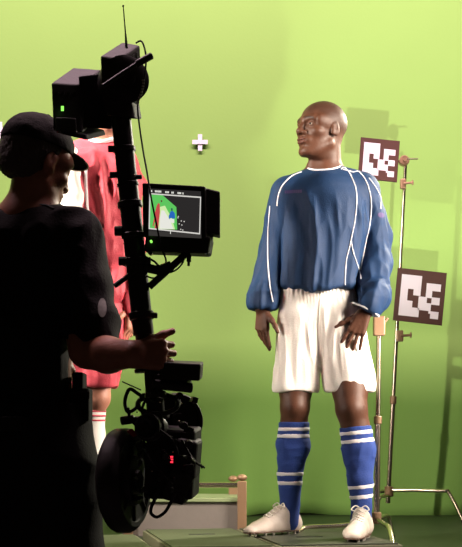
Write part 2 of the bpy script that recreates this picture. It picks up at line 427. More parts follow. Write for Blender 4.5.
def hand(F, wrist, fw, bk, th, curl=(15, 20, 15), spread=4.0, s=1.0, thumb=(.55, .75, -.25), curls=None, tcurl=12):
    W = Vector(wrist); f = Vector(fw).normalized(); b = Vector(bk); b = (b-f*b.dot(f)).normalized(); t = f.cross(b)
    if t.dot(Vector(th)) < 0: t = -t
    X = [.031, .0105, -.0100, -.029]; LL = [.94, 1.05, .98, .80]; RR = [.0088, .0090, .0086, .0077]
    for i in range(4):
        kn = W+f*(.088-abs(i-1)*.004)*s+t*X[i]*s
        F.cone(W+t*X[i]*.62*s, kn, .0135*s, .0115*s, .012)
        ang = R(spread*(1.2-i)); d = (f*math.cos(ang)+t*math.sin(ang)).normalized()
        ax_ = d.cross(b).normalized(); p = kn; cc = (curls[i] if curls else curl)
        for j, (ln, c_) in enumerate(zip((.040, .026, .021), cc)):
            # bend towards the palm (-b)
            a = R(c_); bb = ax_.cross(d); sgn = -1 if bb.dot(b) > 0 else 1
            d = (d*math.cos(a)+bb*sgn*math.sin(a)).normalized()
            q = p+d*ln*LL[i]*s; r0 = RR[i]*s*(1-.08*j); F.cone(p, q, r0, r0*.93, .004); p = q
    p = W+f*.020*s+t*.022*s-b*.006*s; d = (f*thumb[0]+t*thumb[1]+b*thumb[2]).normalized()
    for j, ln in enumerate((.042, .034, .027)):
        q = p+d*ln*s; r0 = (.0145, .0108, .0098)[j]*s; F.cone(p, q, r0, (.0115, .0100, .0085)[j]*s, .008); p = q
        d = (d*math.cos(R(tcurl))+f*math.sin(R(tcurl))).normalized()
def boot(parent, heel, dirv, L=0.295, s=1.0, lace_side=1):
    """white football boot: heel = ground point under heel centre"""
    h = Vector(heel); f = Vector(dirv); f.z = 0; f.normalize(); u = Vector((0, 0, 1)); r = f.cross(u)
    p = lambda x, y, z: h+r*x*s+f*y*s+u*z*s
    F = Field(); k = .025
    ax_ = u
    F.cone(p(0, -.01, .045), p(0, .03, .05), .036, .036, k)
    F.cone(p(0, .0, .040), p(.004, .10, .040), .034, .036, k)
    F.cone(p(.004, .10, .036), p(.006, .17, .028), .040, .036, k, .8, u)
    F.cone(p(.006, .17, .028), p(.0, .222, .022), .040, .030, k, .7, u)
    F.cone(p(0, .005, .085), p(0, .06, .088), .032, .030, k)
    F.cone(p(0, .06, .085), p(0, .14, .050), .026, .026, k)
    F.plane(p(0, 0, .014), (0, 0, -1), .004)
    F.ell(p(0, .010, .135), (.030, .034, .030), np.array([[r[i], f[i], u[i]] for i in range(3)]), .008, 's')
    sh = sculpt('boot', F, M['boot'], parent, .0035)
    S2 = Field(); S2.cone(p(0, 0, .02), p(0, .09, .02), .034, .034, .02); S2.cone(p(.004, .10, .02), p(.005, .18, .02), .040, .040, .02); S2.cone(p(.0, .18, .02), p(0, .222, .02), .036, .032, .02)
    S2.plane(p(0, 0, .0175), (0, 0, 1), .002); S2.plane(p(0, 0, .010), (0, 0, -1), .002)
    sculpt('sole', S2, M['sole'], sh, .0035)
    for (x, y) in ((-.02, 0), (.02, 0), (-.02, .035), (.02, .035), (-.026, .12), (.026, .12), (-.028, .165), (.028, .165), (-.018, .21), (.018, .21)):
        b = NB(); cyl(b, p(x, y, .012), p(x, y, -.001), .008, 10, .0055); obj('stud', b, M['stud'], sh)
    T = bvh(sh)
    for i in range(5):
        y = .065+i*.018; pts = []
        for q in range(7):
            x = (q/6-.5)*.044; o_ = p(x, y+.006*math.sin(q), .2); hit = T.ray_cast(o_, Vector((0, 0, -1)))
            if hit[0] is not None: pts.append(hit[0]+Vector((0, 0, .002)))
        if len(pts) > 2: b = NB(); tube(b, pts, .0025, 6); obj('lace', b, M['white'], sh, True)
    b = NB(); top = p(0, .062, .118)
    for sg in (-1, 1): tube(b, smoothpts([top, top+r*sg*.02+u*.012, top+r*sg*.036-u*.002+f*.01, top+r*sg*.02-u*.008+f*.012, top+f*.004], 5), .0028, 6)
    o = obj('lace', b, M['white'], sh, True)
    return sh

def folds(spec, base=0.0):
    """spec: list of (amplitude, (sx, sy, sz), zlo, zhi) in metres; fades inside the z range"""
    def fn(V, N):
        d = np.full(len(V), base)
        for i, (a, sc, z0, z1) in enumerate(spec):
            w_ = np.clip((V[:, 2]-z0)/.08, 0, 1)*np.clip((z1-V[:, 2])/.08, 0, 1)
            q = V*np.array(sc)+i*7.3+np.sin(V[:, [2, 0, 1]]*9)*.35
            n = noise3(q); d = d+a*w_*(1-2*np.abs(n))
        return d
    return fn

# ================================================================== SETTING
Z0 = -0.05      # stage floor; players stand on the thin panels whose top is z = 0
WY = 7.4
def struct(name, b, m, kind='structure', smooth=False):
    o = obj(name, b, m, None, smooth); o['kind'] = kind; return o
b = NB(); n = 260; g = []
zs = [Z0-.01, 0.02, 0.06, 0.1, 0.16, 0.25, 0.4, 0.7, 1.0, 1.6, 2.4, 3.2, 4.4]
for z in zs:
    row = []
    for i in range(n+1):
        x = -5+9.5*i/n; k = math.exp(-max(z, 0)/.35)
        y = WY-k*(.035*math.sin(x*7+1)+.02*math.sin(x*17+2*math.sin(x*3))+.03)-.006*math.sin(x*4)
        row.append(b.verts.new((x, y, z+(.025*math.sin(x*5)*k if z < .03 else 0))))
    g.append(row)
for j in range(len(zs)-1):
    for i in range(n): b.faces.new((g[j][i], g[j][i+1], g[j+1][i+1], g[j+1][i]))
wall = struct('wall_back', b, M['green'], smooth=True)
sm = wall.modifiers.new('thick', 'SOLIDIFY'); sm.thickness = 0.02; sm.offset = 1
b = NB(); box(b, (-0.25, 6.1, Z0-.2), (9.5, 2.9, .4)); struct('floor', b, M['floor'])
b = NB(); box(b, (-0.25, 2.0, -.48), (9.5, 5.3, .06)); struct('floor.001', b, M['lowfloor'])
# the tape crosses
for (px, py, lab) in ((200, 142, 'white tape cross on the green screen, right of the stabilizer pole'), (0, 130, 'white tape cross on the green screen at the left picture edge, beside the cap')):
    c = P(px, py, WY-.022); c.y = WY-.006*math.sin(c.x*4)-.012
    e = empty('tracking_cross', c); tag(e, lab, 'tape mark', 'tape crosses on the green screen')
    b = NB(); box(b, c, (.024, .004, .094)); obj('tape_strip', b, M['tape'], e)
    b = NB(); box(b, c+Vector((0, -.0045, .002)), (.088, .004, .024)); obj('tape_strip', b, M['tape'], e)
# overhead flag that keeps the wall light off the lower cloth
e = empty('light_flag', (-0.2, 5.2, 3.2)); tag(e, 'long black flag board hung above the players under the wall light', 'light flag')
b = NB(); box(b, (-0.2, 5.25, 3.2), (8.4, 1.82, .02)); obj('board', b, M['opshirt'], e)
b = NB(); cyl(b, (-4.4, 4.36, 3.23), (4.0, 4.36, 3.23), .02); obj('frame_tube', b, M['black'], e)

# low wooden panels on the stage
def stage_panel(corner, ex, ey, lab, t=.05, holes=(), top=None):
    c = Vector(corner); ex = Vector(ex); ey = Vector(ey)
    e = empty('stage_panel', c); tag(e, lab, 'platform', 'low panels on the stage')
    b = NB(); para(b, c+Vector((0, 0, -t)), ex, ey, (0, 0, t-.006), .002); obj('edge_frame', b, M['paneledge'], e)
    i1 = ex.normalized()*.012; i2 = ey.normalized()*.012
    b = NB(); para(b, c+Vector((0, 0, -.0055))+i1+i2, ex-i1*2, ey-i2*2, (0, 0, .0055), .001); obj('top_board', b, top or M['panel'], e)
    for (u, v) in holes:
        q = c+ex*u+ey*v; hx = ex.normalized()*.055; hy = ey.normalized()*.012
        b = NB(); para(b, q-hx-hy+Vector((0, 0, .0002)), hx*2, hy*2, (0, 0, .0012)); obj('hand_slot', b, M['hole'], e)
    return e
def FP(px, py, z=0.0):   # point of the plane z seen at a pixel
    d = (CH-z)*FPX/(py-HY); return P(px, py, d)

# EOF-SETTING
ex = Vector((.40, .075, 0)); ey = Vector((.16, -.853, 0)); c0 = Vector((-.388, 5.72, 0)); gap = ex.normalized()*.012
stage_panel(c0, ex, ey, 'green-topped low panel at the foot of the camera magazine, with a dark hand slot', holes=((.52, .36),))
c1 = c0+ex+gap
stage_panel(c1, ex*1.2, ey, 'dark low stage panel under the two white boots, with a dark hand slot', holes=((.42, .60),), top=M['panel_dark'])
stage_panel(c0-ex-gap+Vector((0.0, -.25, 0)), ex, ey, 'low stage panel behind the operator\'s trousers at the lower left')

# ================================================================== EQUIPMENT CART
e = empty('equipment_cart', P(190, 540, 5.95)); tag(e, 'low silver sheet-metal cart with tan corner posts and a chrome rail, behind the camera', 'cart')
D = 5.95
b = NB(); a0 = P(122, 537, D); a1 = P(240, 537, D); hh = P(122, 502, D)-a0
para(b, a0, a1-a0, Vector((0, .34, 0)), hh, .004); obj('body', b, M['silver'], e)
b = NB(); para(b, a0+hh+Vector((-.01, -.015, 0)), (a1-a0)+Vector((.02, 0, 0)), Vector((0, .37, 0)), (0, 0, .02), .004); obj('top_lip', b, mat('pale_green_painted_edge', (.22, .27, .14), .5), e)
for (px, dd, top, rr) in ((242, -.02, 481, .019), (233, .30, 482, .019)):
    q = P(px, 540, D); q.y = D+dd; q.x = (px-CX)*(D+dd)/FPX; zt = P(px, top, D+dd).z
    b = NB(); box(b, (q.x, q.y, (zt+Z0)/2), (.042, .036, zt-Z0), bev=.004); o = obj('corner_post', b, M['copper'], e)
    b = NB(); ball(b, (q.x, q.y, zt+.016), .02, (1.2, 1, .75), n=14); obj('cap_knob', b, M['copper'], o, True)
for dd, yy in ((-.02, 485),):
    b = NB(); z = P(0, yy, D+dd).z; cyl(b, (P(128, 0, D).x, D+dd, z), (P(240, 0, D).x, D+dd, z), .013, 12); obj('rail', b, M['chrome'], e, True)
for px in (129,):
    q = P(px, 540, D); b = NB(); box(b, (q.x, D-.02, .1), (.042, .036, .3), bev=.004); obj('corner_post', b, M['copper'], e)
for px in (140, 228):
    for dd in (.05, .29):
        b = NB(); x = P(px, 0, D).x; cyl(b, (x-.015, D+dd, Z0+.022), (x+.015, D+dd, Z0+.022), .022, 16); obj('wheel', b, M['rubber'], e)

# ================================================================== STANDS AND MARKER BOARDS
def stand_leg(pts, r, parent, rough=None):
    b = NB(); tube(b, pts, r, 10); o = obj('leg', b, M['chrome'], parent, True)
    b = NB(); q = Vector(pts[-1]); ball(b, q+Vector((0, 0, .004)), r*1.5, (1, 1, .8)); obj('rubber_foot', b, M['rubber'], o, True)
def clamp(c, parent, name='clamp', s=1.0, arm=1):
    b = NB(); c = Vector(c); box(b, c, (.034*s, .034*s, .06*s), bev=.005); cyl(b, c+Vector((0, -.02*s, 0)), c+Vector((arm*.055*s, -.02*s, .004)), .007*s)
    o = obj(name, b, M['copper'], parent)
    b = NB(); q = c+Vector((arm*.055*s, -.02*s, .004)); cyl(b, q-Vector((0, 0, .014*s)), q+Vector((0, 0, .014*s)), .005*s); box(b, q, (.012*s, .012*s, .012*s), bev=.002); obj('wing_knob', b, M['copper'], o)
D = 7.0
e = empty('light_stand', FP(386, 537, Z0)); e.location = (P(388, 0, D).x, D, Z0)
tag(e, 'tall chrome stand at the right holding two marker boards, leg bent outward', 'stand')
def L1(py): return 388.5+(490-py)*(405.5-388.5)/(490-165)
segs = ((503, 400, .0135), (402, 300, .0115), (302, 157, .0095))
for (y0, y1, r) in segs:
    b = NB(); cyl(b, P(L1(y0), y0, D), P(L1(y1), y1, D), r, 16); obj('pole', b, M['chrome'], e, True)
for y in (400, 300): b = NB(); cyl(b, P(L1(y+4), y+4, D), P(L1(y-4), y-4, D), .018, 16, bev=.003); obj('collar', b, M['copper'], e)
hub = P(389, 490, D); b = NB(); cyl(b, hub+Vector((0, 0, -.035)), hub+Vector((0, 0, .02)), .024, 18, bev=.004); obj('hub', b, M['copper'], e)
f_ = Vector((P(464, 0, D-.18).x, D-.18, Z0)); kn = P(447, 491, D-.12)
stand_leg(smoothpts([hub, hub.lerp(kn, .9), kn+Vector((.012, 0, -.012)), f_], 5), .010, e)
kn = hub+Vector((-.10, .12, -.03)); stand_leg(smoothpts([hub, hub.lerp(kn, .9), kn+Vector((-.01, .01, -.02)), Vector((kn.x-.05, kn.y+.04, Z0))], 5), .010, e)
kn = hub+Vector((-.07, -.20, -.03)); stand_leg(smoothpts([hub+Vector((0, 0, -.03)), hub.lerp(kn, .9), kn+Vector((-.01, -.01, -.02)), Vector((kn.x-.03, kn.y-.06, Z0))], 5), .010, e)
clamp(P(400, 336, D-.02), e, s=1.0); clamp(P(403, 184, D-.02), e, s=.9)
g = P(404, 161, D-.02); b = NB(); cyl(b, g-Vector((0, .025, 0)), g+Vector((0, .025, 0)), .027, 20, bev=.004); cyl(b, g-Vector((0, .045, 0)), g-Vector((0, .02, 0)), .010); o = obj('grip_head', b, M['copper'], e)
b = NB(); cyl(b, P(404, 159, D-.06), P(418, 159, D-.06), .004); obj('handle', b, M['chrome'], o)
b = NB(); cyl(b, P(379, 164, D+.014), P(404, 161, D+.014), .006); obj('side_arm', b, M['chrome'], e)
b = NB(); cyl(b, P(418, 290, D-.008), P(397, 293, D-.008), .006); obj('side_arm', b, M['chrome'], e)

def board(tl, tr, bl, d, lab):
    A = P(*tl, d); ux = P(*tr, d)-A; vy = P(*bl, d)-A; c = A+ux/2+vy/2
    e = empty('marker_board', c); tag(e, lab, 'marker board', 'tracking marker boards')
    nrm = ux.cross(vy).normalized(); nrm = nrm if nrm.y < 0 else -nrm
    b = NB(); para(b, A, ux, vy, -nrm*.012, .001); obj('board', b, M['brown'], e)
    b = NB(); A2 = A-nrm*.0121; para(b, A2, ux, vy, -nrm*.004); obj('backing', b, M['paneledge'], e)
    W, H = 318., 345.; fx = lambda u: (u+30)/W; fy = lambda v: (v+39)/H
    rects = [(0, 48, 0, 270), (48, 131, 0, 91), (84, 131, 91, 130), (48, 84, 168, 270), (84, 131, 210, 270),
             (121, 175, 133, 222), (175, 205, 41, 137), (165, 175, 41, 133), (205, 258, 41, 89), (175, 205, 171, 222), (205, 258, 130, 178), (205, 258, 222, 270), (192, 205, 222, 238)]
    # merged white shape: one flat print made of abutting cells
    b = NB()
    for (u0, u1, v0, v1) in rects:
        q = [A+ux*fx(u)+vy*fy(v)+nrm*.0008 for u, v in ((u0, v0), (u1, v0), (u1, v1), (u0, v1))]
        b.faces.new([b.verts.new(p) for p in q])
    for f in b.faces:
        f.normal_update()
        if f.normal.dot(nrm) < 0: f.normal_flip()
    me = bpy.data.meshes.new('white_print'); b.to_mesh(me); b.free(); link('white_print', me, M['boardwhite'], e)
board((361, 137), (400, 141), (358, 178), 6.985, 'brown board with a white block marker behind the player\'s shoulder, the upper of two')
board((398, 267.5), (447, 273), (393, 320), 6.96, 'brown board with a white block marker low on the right-hand stand, the lower of two')

D = 5.62
e = empty('light_stand', (P(375, 0, D).x, D, 0)); tag(e, 'short chrome stand close behind the blue player\'s leg', 'stand')
def L2(py): return 379-(py-320)*.012
for (y0, y1, r) in ((521, 420, .0135), (422, 318, .011)):
    b = NB(); cyl(b, P(L2(y0), y0, D), P(L2(y1), y1, D), r, 16); obj('pole', b, M['chrome'], e, True)
b = NB(); cyl(b, P(L2(424), 424, D), P(L2(416), 416, D), .018, 16, bev=.003); obj('collar', b, M['copper'], e)
b = NB(); box(b, P(379, 326, D-.01), (.05, .045, .085), bev=.006); o = obj('clamp', b, M['copper'], e)
b = NB(); cyl(b, P(376, 333, D-.01), P(388, 318, D-.03), .006); obj('knob', b, M['copper'], o)
hub = P(L2(519), 519, D); b = NB(); cyl(b, hub+Vector((0, 0, -.02)), hub+Vector((0, 0, .03)), .021, 16, bev=.004); obj('hub', b, M['copper'], e)
stand_leg(smoothpts([hub, P(385, 524.5, 5.42), P(389.5, 529, 5.33), Vector((P(394.5, 0, 5.18).x, 5.18, Z0))], 6), .0105, e)
stand_leg(smoothpts([hub, P(345, 525, 5.60), P(308, 527, 5.58), P(302, 529, 5.56), Vector((P(296, 0, 5.5).x, 5.5, .004))], 6), .0095, e)
stand_leg(smoothpts([hub, hub+Vector((.05, .16, -.0)), hub+Vector((.08, .22, -.01)), Vector((hub.x+.10, hub.y+.26, Z0))], 6), .0095, e)

# ================================================================== PLAYER IN BLUE
def pt(D):
    return lambda x, y, dd=0.0: P(x, y, D+dd)
def person_blue():
    D = 5.46; p = pt(D); u = D/FPX
    root = empty('person', (p(320, 0).x, D, 0))
    tag(root, 'standing shaven-headed person in blue long-sleeved football shirt and white shorts, head turned left', 'person')
    a = R(54); fw = Vector((-math.sin(a), -math.cos(a), .10)); hc = p(322, 131)
    F = Field(); hs = 1.09
    L, Rm = head(F, hc, fw, (0.03, 0, 1), hs)
    F.cone(p(326, 143, .015), p(326, 176, .03), 14.5*u, 16*u, .03, .95)
    F.cone(p(312, 165, .0), p(335, 140, .03), 4.5*u, 5*u, .02)
    F.cone(p(326, 172, .03), p(290, 190, .02), 12*u, 12*u, .03); F.cone(p(326, 172, .03), p(360, 190, .02), 12*u, 12*u, .03)
    F.cone(p(326, 195, .02), p(320, 285, .01), 26*u, 24*u, .04, .75)
    for (S0, E0, W0) in (((285, 196, .02), (270, 252, .03), (262, 308, -.02)), ((364, 196, .02), (376, 254, .05), (366, 312, -.10))):
        F.cone(p(*S0), p(*E0), 11*u, 9*u, .02); F.cone(p(*E0), p(*W0), 9.5*u, 7*u, .015)
    F.cone(p(305, 305, .0), p(335, 305, .0), 20*u, 20*u, .03, .85)
    # legs: hip, above knee, knee, below, calf, ankle, foot
    lg1 = [(303, 320, .0, 22), (295.5, 390, -.01, 16.3), (295, 407, -.025, 14.5), (294, 423, -.005, 13.3), (293, 446, .02, 15.6), (290, 475, .03, 11), (290, 505, .04, 8.6), (289, 522, .03, 9)]
    lg2 = [(338, 320, .0, 22), (350, 390, -.08, 17.4), (351.5, 409, -.11, 15.4), (355.5, 427, -.10, 13.8), (358.5, 450, -.11, 15.2), (360.5, 480, -.14, 11), (361.5, 505, -.16, 8.8), (361, 525, -.17, 9.5)]
    for lg in (lg1, lg2):
        for q0, q1 in zip(lg, lg[1:]): F.cone(p(*q0[:3]), p(*q1[:3]), (q0[3]-(3 if q0[1] < 350 else 0))*u, q1[3]*u, .012)
        kx, ky, kd, kr = lg[2]; F.ell(p(kx, ky-1, kd-.03), (.034, .035, .042), None, .02)
    hand(F, p(262.5, 309, -.02), (-.02, .0, -1), (-.72, -.62, .05), (.62, -.75, .1), curls=((8, 8, 6), (14, 12, 10), (20, 14, 12), (24, 18, 14)), spread=.6, s=.98, thumb=(.70, .70, -.05))
    hand(F, p(364, 314, -.125), (-.40, -.02, -.92), (-.05, -1, .05), (-.9, 0, .4), curls=((4, 8, 4), (3, 7, 4), (4, 8, 4), (6, 8, 4)), spread=7, s=.95, thumb=(.66, .70, -.1))
    B = lambda x0, x1, y0, y1: (np.array([p(x0, 0).x, D-.4, p(0, y1).z]), np.array([p(x1, 0).x, D+.4, p(0, y0).z]))
    ch = [(*B(280, 365, 90, 181), .0024), (*B(240, 400, 181, 300), .008), (*B(245, 283, 300, 360), .0022), (*B(325, 390, 300, 360), .0022), (*B(283, 325, 300, 380), .008), (*B(250, 400, 360, 540), .004)]
    base = (.085, .033, .018)
    body = sculpt('body', F, M['skin'], root, chunks=ch, colfn=head_colour(base, (.095, .034, .024), (.04, .018, .012), (.06, .026, .016), hc, Rm, hs))
    eyes(L, hs, body, Rm)
    # shirt
    F = Field(); k = .035; q = .82
    F.cone(p(310, 204, .0), p(309, 278, .0), 27*u, 27*u, k, q); F.cone(p(343, 203, .0), p(330, 280, .0), 29*u, 26*u, k, q); F.cone(p(327, 200, -.02), p(320, 282, -.02), 30*u, 29*u, k, q)
    F.cone(p(323, 178, .02), p(289, 191, .015), 14*u, 15*u, k); F.cone(p(325, 178, .02), p(361, 189, .015), 15*u, 17.5*u, k)
    F.cone(p(319, 287, -.0), p(317, 300, -.0), 36*u, 35*u, .03, .62)
    # sleeves
    F.cone(p(286, 194, .015), p(274, 248, .03), 16*u, 13.5*u, .02); F.cone(p(274, 248, .03), p(265, 291, .0), 13.5*u, 12.5*u, .02); F.cone(p(265, 293, .0), p(263, 304, -.01), 14*u, 13.5*u, .01)
    F.cone(p(363, 193, .015), p(374, 236, .05), 17*u, 14.5*u, .02); F.cone(p(374, 236, .05), p(375.5, 262, .02), 14.5*u, 14*u, .02); F.cone(p(375.5, 262, .02), p(369, 296, -.07), 14*u, 15*u, .02); F.cone(p(371, 297, -.07), p(367, 307, -.10), 16.5*u, 15*u, .01)
    # cuffs (cut square) and the body hem
    def cut(c, n, rad):
        c = np.array(c); n = np.array(Vector(n).normalized())
        def fn(x, y, z):
            dd = (x-c[0])*n[0]+(y-c[1])*n[1]+(z-c[2])*n[2]
            rr = np.sqrt((x-c[0])**2+(y-c[1])**2+(z-c[2])**2)
            return np.maximum(-dd, rr-rad)
        F.add(fn, c, np.full(3, rad), 's', .004)
    cut(p(263, 308, -.01), (-.05, 0, -1), .085)
    cut(p(365.5, 311, -.10), (-.46, 0, -.90), .095)
    xh = p(317, 0).x
    def hem(x, y, z): return (p(0, 291).z-.0+np.clip(np.abs(x-xh)-.03, 0, .2)*.20)-z
    def hemlocal(x, y, z):
        m = (np.abs(x-xh) < 39.5*u)
        return np.where(m, hem(x, y, z), -1.0)
    F.add(hemlocal, (0, 0, 0), np.full(3, 9.0), 'i', .003)
    # neck opening
    nc0 = np.array(p(325, 168, .03)); nc1 = np.array(p(323.5, 160, -.02))
    F.cone(p(323.5, 158, -.01), p(325, 175, .02), 19*u, 14*u, .003, op='s')
    sp = folds([(.013, (11, 11, 1.6), .90, 1.44), (.006, (24, 24, 3), .9, 1.42), (.006, (8, 8, 22), .90, 1.10), (.0045, (34, 34, 7), .9, 1.40)], 0.0)
    xl = p(283, 0).x; xr = p(362, 0).x
    shirt = sculpt('shirt', F, M['blue'], root, .0045, disp=sp)
    T = bvh(shirt)
    for pts in ([(302, 172), (292, 176), (282, 186), (278, 197), (277, 206)], [(270, 206), (268, 235), (268, 262), (270, 285), (273, 302)],
                [(342, 165), (350, 174), (356, 190), (356, 212), (351, 240), (346, 262), (345, 285)],
                [(344, 164), (356, 169), (366, 181), (371, 200), (370, 222), (365, 245), (361, 270)],
                [(351, 240), (354, 255), (360, 272), (361, 279)]):
        piping('piping', T, pts, .0024, M['piping'], shirt)
    piping('piping', T, [(369, 178), (378, 191), (385, 208)], .0024, M['piping'], shirt)
    # collar ring on the edge of the neck opening
    c0 = Vector(p(323.5, 158, -.01)); c1 = Vector(p(325, 175, .02)); ring = []
    ax_ = (c1-c0); Ln = ax_.length; axn = ax_.normalized(); uu, vv, _ = frame_of(axn)
    ts = np.linspace(-.6, 1.3, 90)
    for i in range(40):
        an = 2*PI*i/40; best = None; dirr = uu*math.cos(an)+vv*math.sin(an)
        pp = np.array([list(c0+ax_*t+dirr*((19+(14-19)*min(max(t, 0), 1))*u+.0015)) for t in ts]); f = F.at(pp)
        ins = np.argwhere(f < .0005)
        if len(ins): ring.append(Vector(pp[ins[0][0]]))
    for _ in range(3): ring = [(ring[i-1]+ring[i]*2+ring[(i+1) % len(ring)])/4 for i in range(len(ring))]
    b = NB(); tube(b, ring, .0042, 8, closed=True); obj('collar', b, M['piping'], shirt, True)
    for (c_, n_, rad) in ((p(263, 307, -.01), (-.05, 0, -1), 12.9*u), (p(365.7, 309.8, -.10), (-.46, 0, -.90), 14.2*u)):
        uu, vv, _ = frame_of(n_); b = NB(); tube(b, [Vector(c_)+(uu*math.cos(2*PI*i/28)+vv*math.sin(2*PI*i/28))*rad for i in range(28)], .0045, 8, closed=True); obj('cuff_trim', b, M['piping'], shirt, True)
    # faded chest wording: a row of small unreadable letters, and the sleeve badge
    for i in range(8): patch('chest_letter', T, 285.7+i*2.2, 192+(-.1*i), 1.7, 3.0, M['purple'], shirt, nx=3, ny=3)
    patch('sleeve_badge', T, 381, 215, 7, 5, M['purple'], shirt, 'round', 8, 6, ang=15)
    # shorts
    F = Field()
    F.cone(p(301, 291, .0), p(334, 291, .0), 20*u, 20*u, .02, .82)
    F.cone(p(301, 300, .0), p(295.5, 388, -.01), 21.5*u, 22.8*u, .02, .85); F.cone(p(335, 300, .0), p(350, 388, -.05), 22*u, 24.5*u, .02, .88)
    F.cone(p(318, 300, -.01), p(318, 350, -.01), 24*u, 18*u, .03, .85)
    F.plane(p(0, 391.5), (0, 0, -1), .003); F.plane(p(0, 282), (0, 0, 1), .003)
    F.cone(p(296, 376, .0), p(295.5, 400, -.01), 15*u, 20.2*u, .004, .80, op='s'); F.cone(p(349, 376, -.04), p(350, 400, -.05), 15*u, 20.6*u, .004, .82, op='s')
    def waist(V, N):
        z0 = p(0, 300).z; w_ = np.clip((V[:, 2]-z0+.03)/.06, 0, 1); an = np.arctan2(V[:, 1]-D, V[:, 0]-xh)
        return folds([(.010, (16, 16, 3), .55, .98), (.004, (40, 40, 6), .6, .98)])(V, N)+.0025*w_*np.sin(an*46)
    shorts = sculpt('shorts', F, M['white'], root, .004, disp=waist)
    T2 = bvh(shorts)
    piping('seam', T2, [(320, 300), (319, 330), (321, 352), (322, 372)], .0014, M['white'], shorts)
    # socks with stripes
    for side, lg, ztop, ang, bands in ((0, lg1, 422, 0.0, ((427.5, 430.8), (434.3, 437.8), (472.3, 475.8), (481.5, 485))), (1, lg2, 426.5, .10, ((430.5, 434), (438.5, 442), (483, 486.5), (492.5, 496)))):
        def sock(off):
            G = Field()
            for q0, q1 in zip(lg[3:], lg[4:]): G.cone(p(*q0[:3]), p(*q1[:3]), q0[3]*u+off, q1[3]*u+off, .012)
            G.cone(p(lg[3][0], lg[3][1]-6, lg[3][2]), p(*lg[3][:3]), lg[3][3]*u+off, lg[3][3]*u+off, .012)
            return G
        G = sock(.0045); n = (-ang*(1 if side else -1), 0, 1); cx = lg[3][0]
        G.plane(p(cx, ztop, 0), n, .002)
        so = sculpt('sock', G, M['bluesock'], root, .0036, disp=folds([(.003, (20, 20, 30), .1, .5)]))
        for (y0, y1) in bands:
            G = sock(.0062); cx_ = np.interp((y0+y1)/2, [q[1] for q in lg], [q[0] for q in lg])
            G.plane(p(cx_, y0, 0), n, .0005); G.plane(p(cx_, y1, 0), (-n[0], 0, -1), .0005)
            sculpt('stripe', G, M['piping'], so, .003, disp=folds([(.003, (20, 20, 30), .1, .5)]))
    h1 = FP(291.5, 531.5); h1 = Vector((p(291.5, 0, .045).x, D+.045, 0)); boot(root, h1, (-.78, -.60, 0), s=1.0)
    h2 = Vector((P(363.5, 0, 5.30).x, 5.30, 0)); boot(root, h2, (-.28, -.95, 0), s=1.02)
    return root
person_blue()

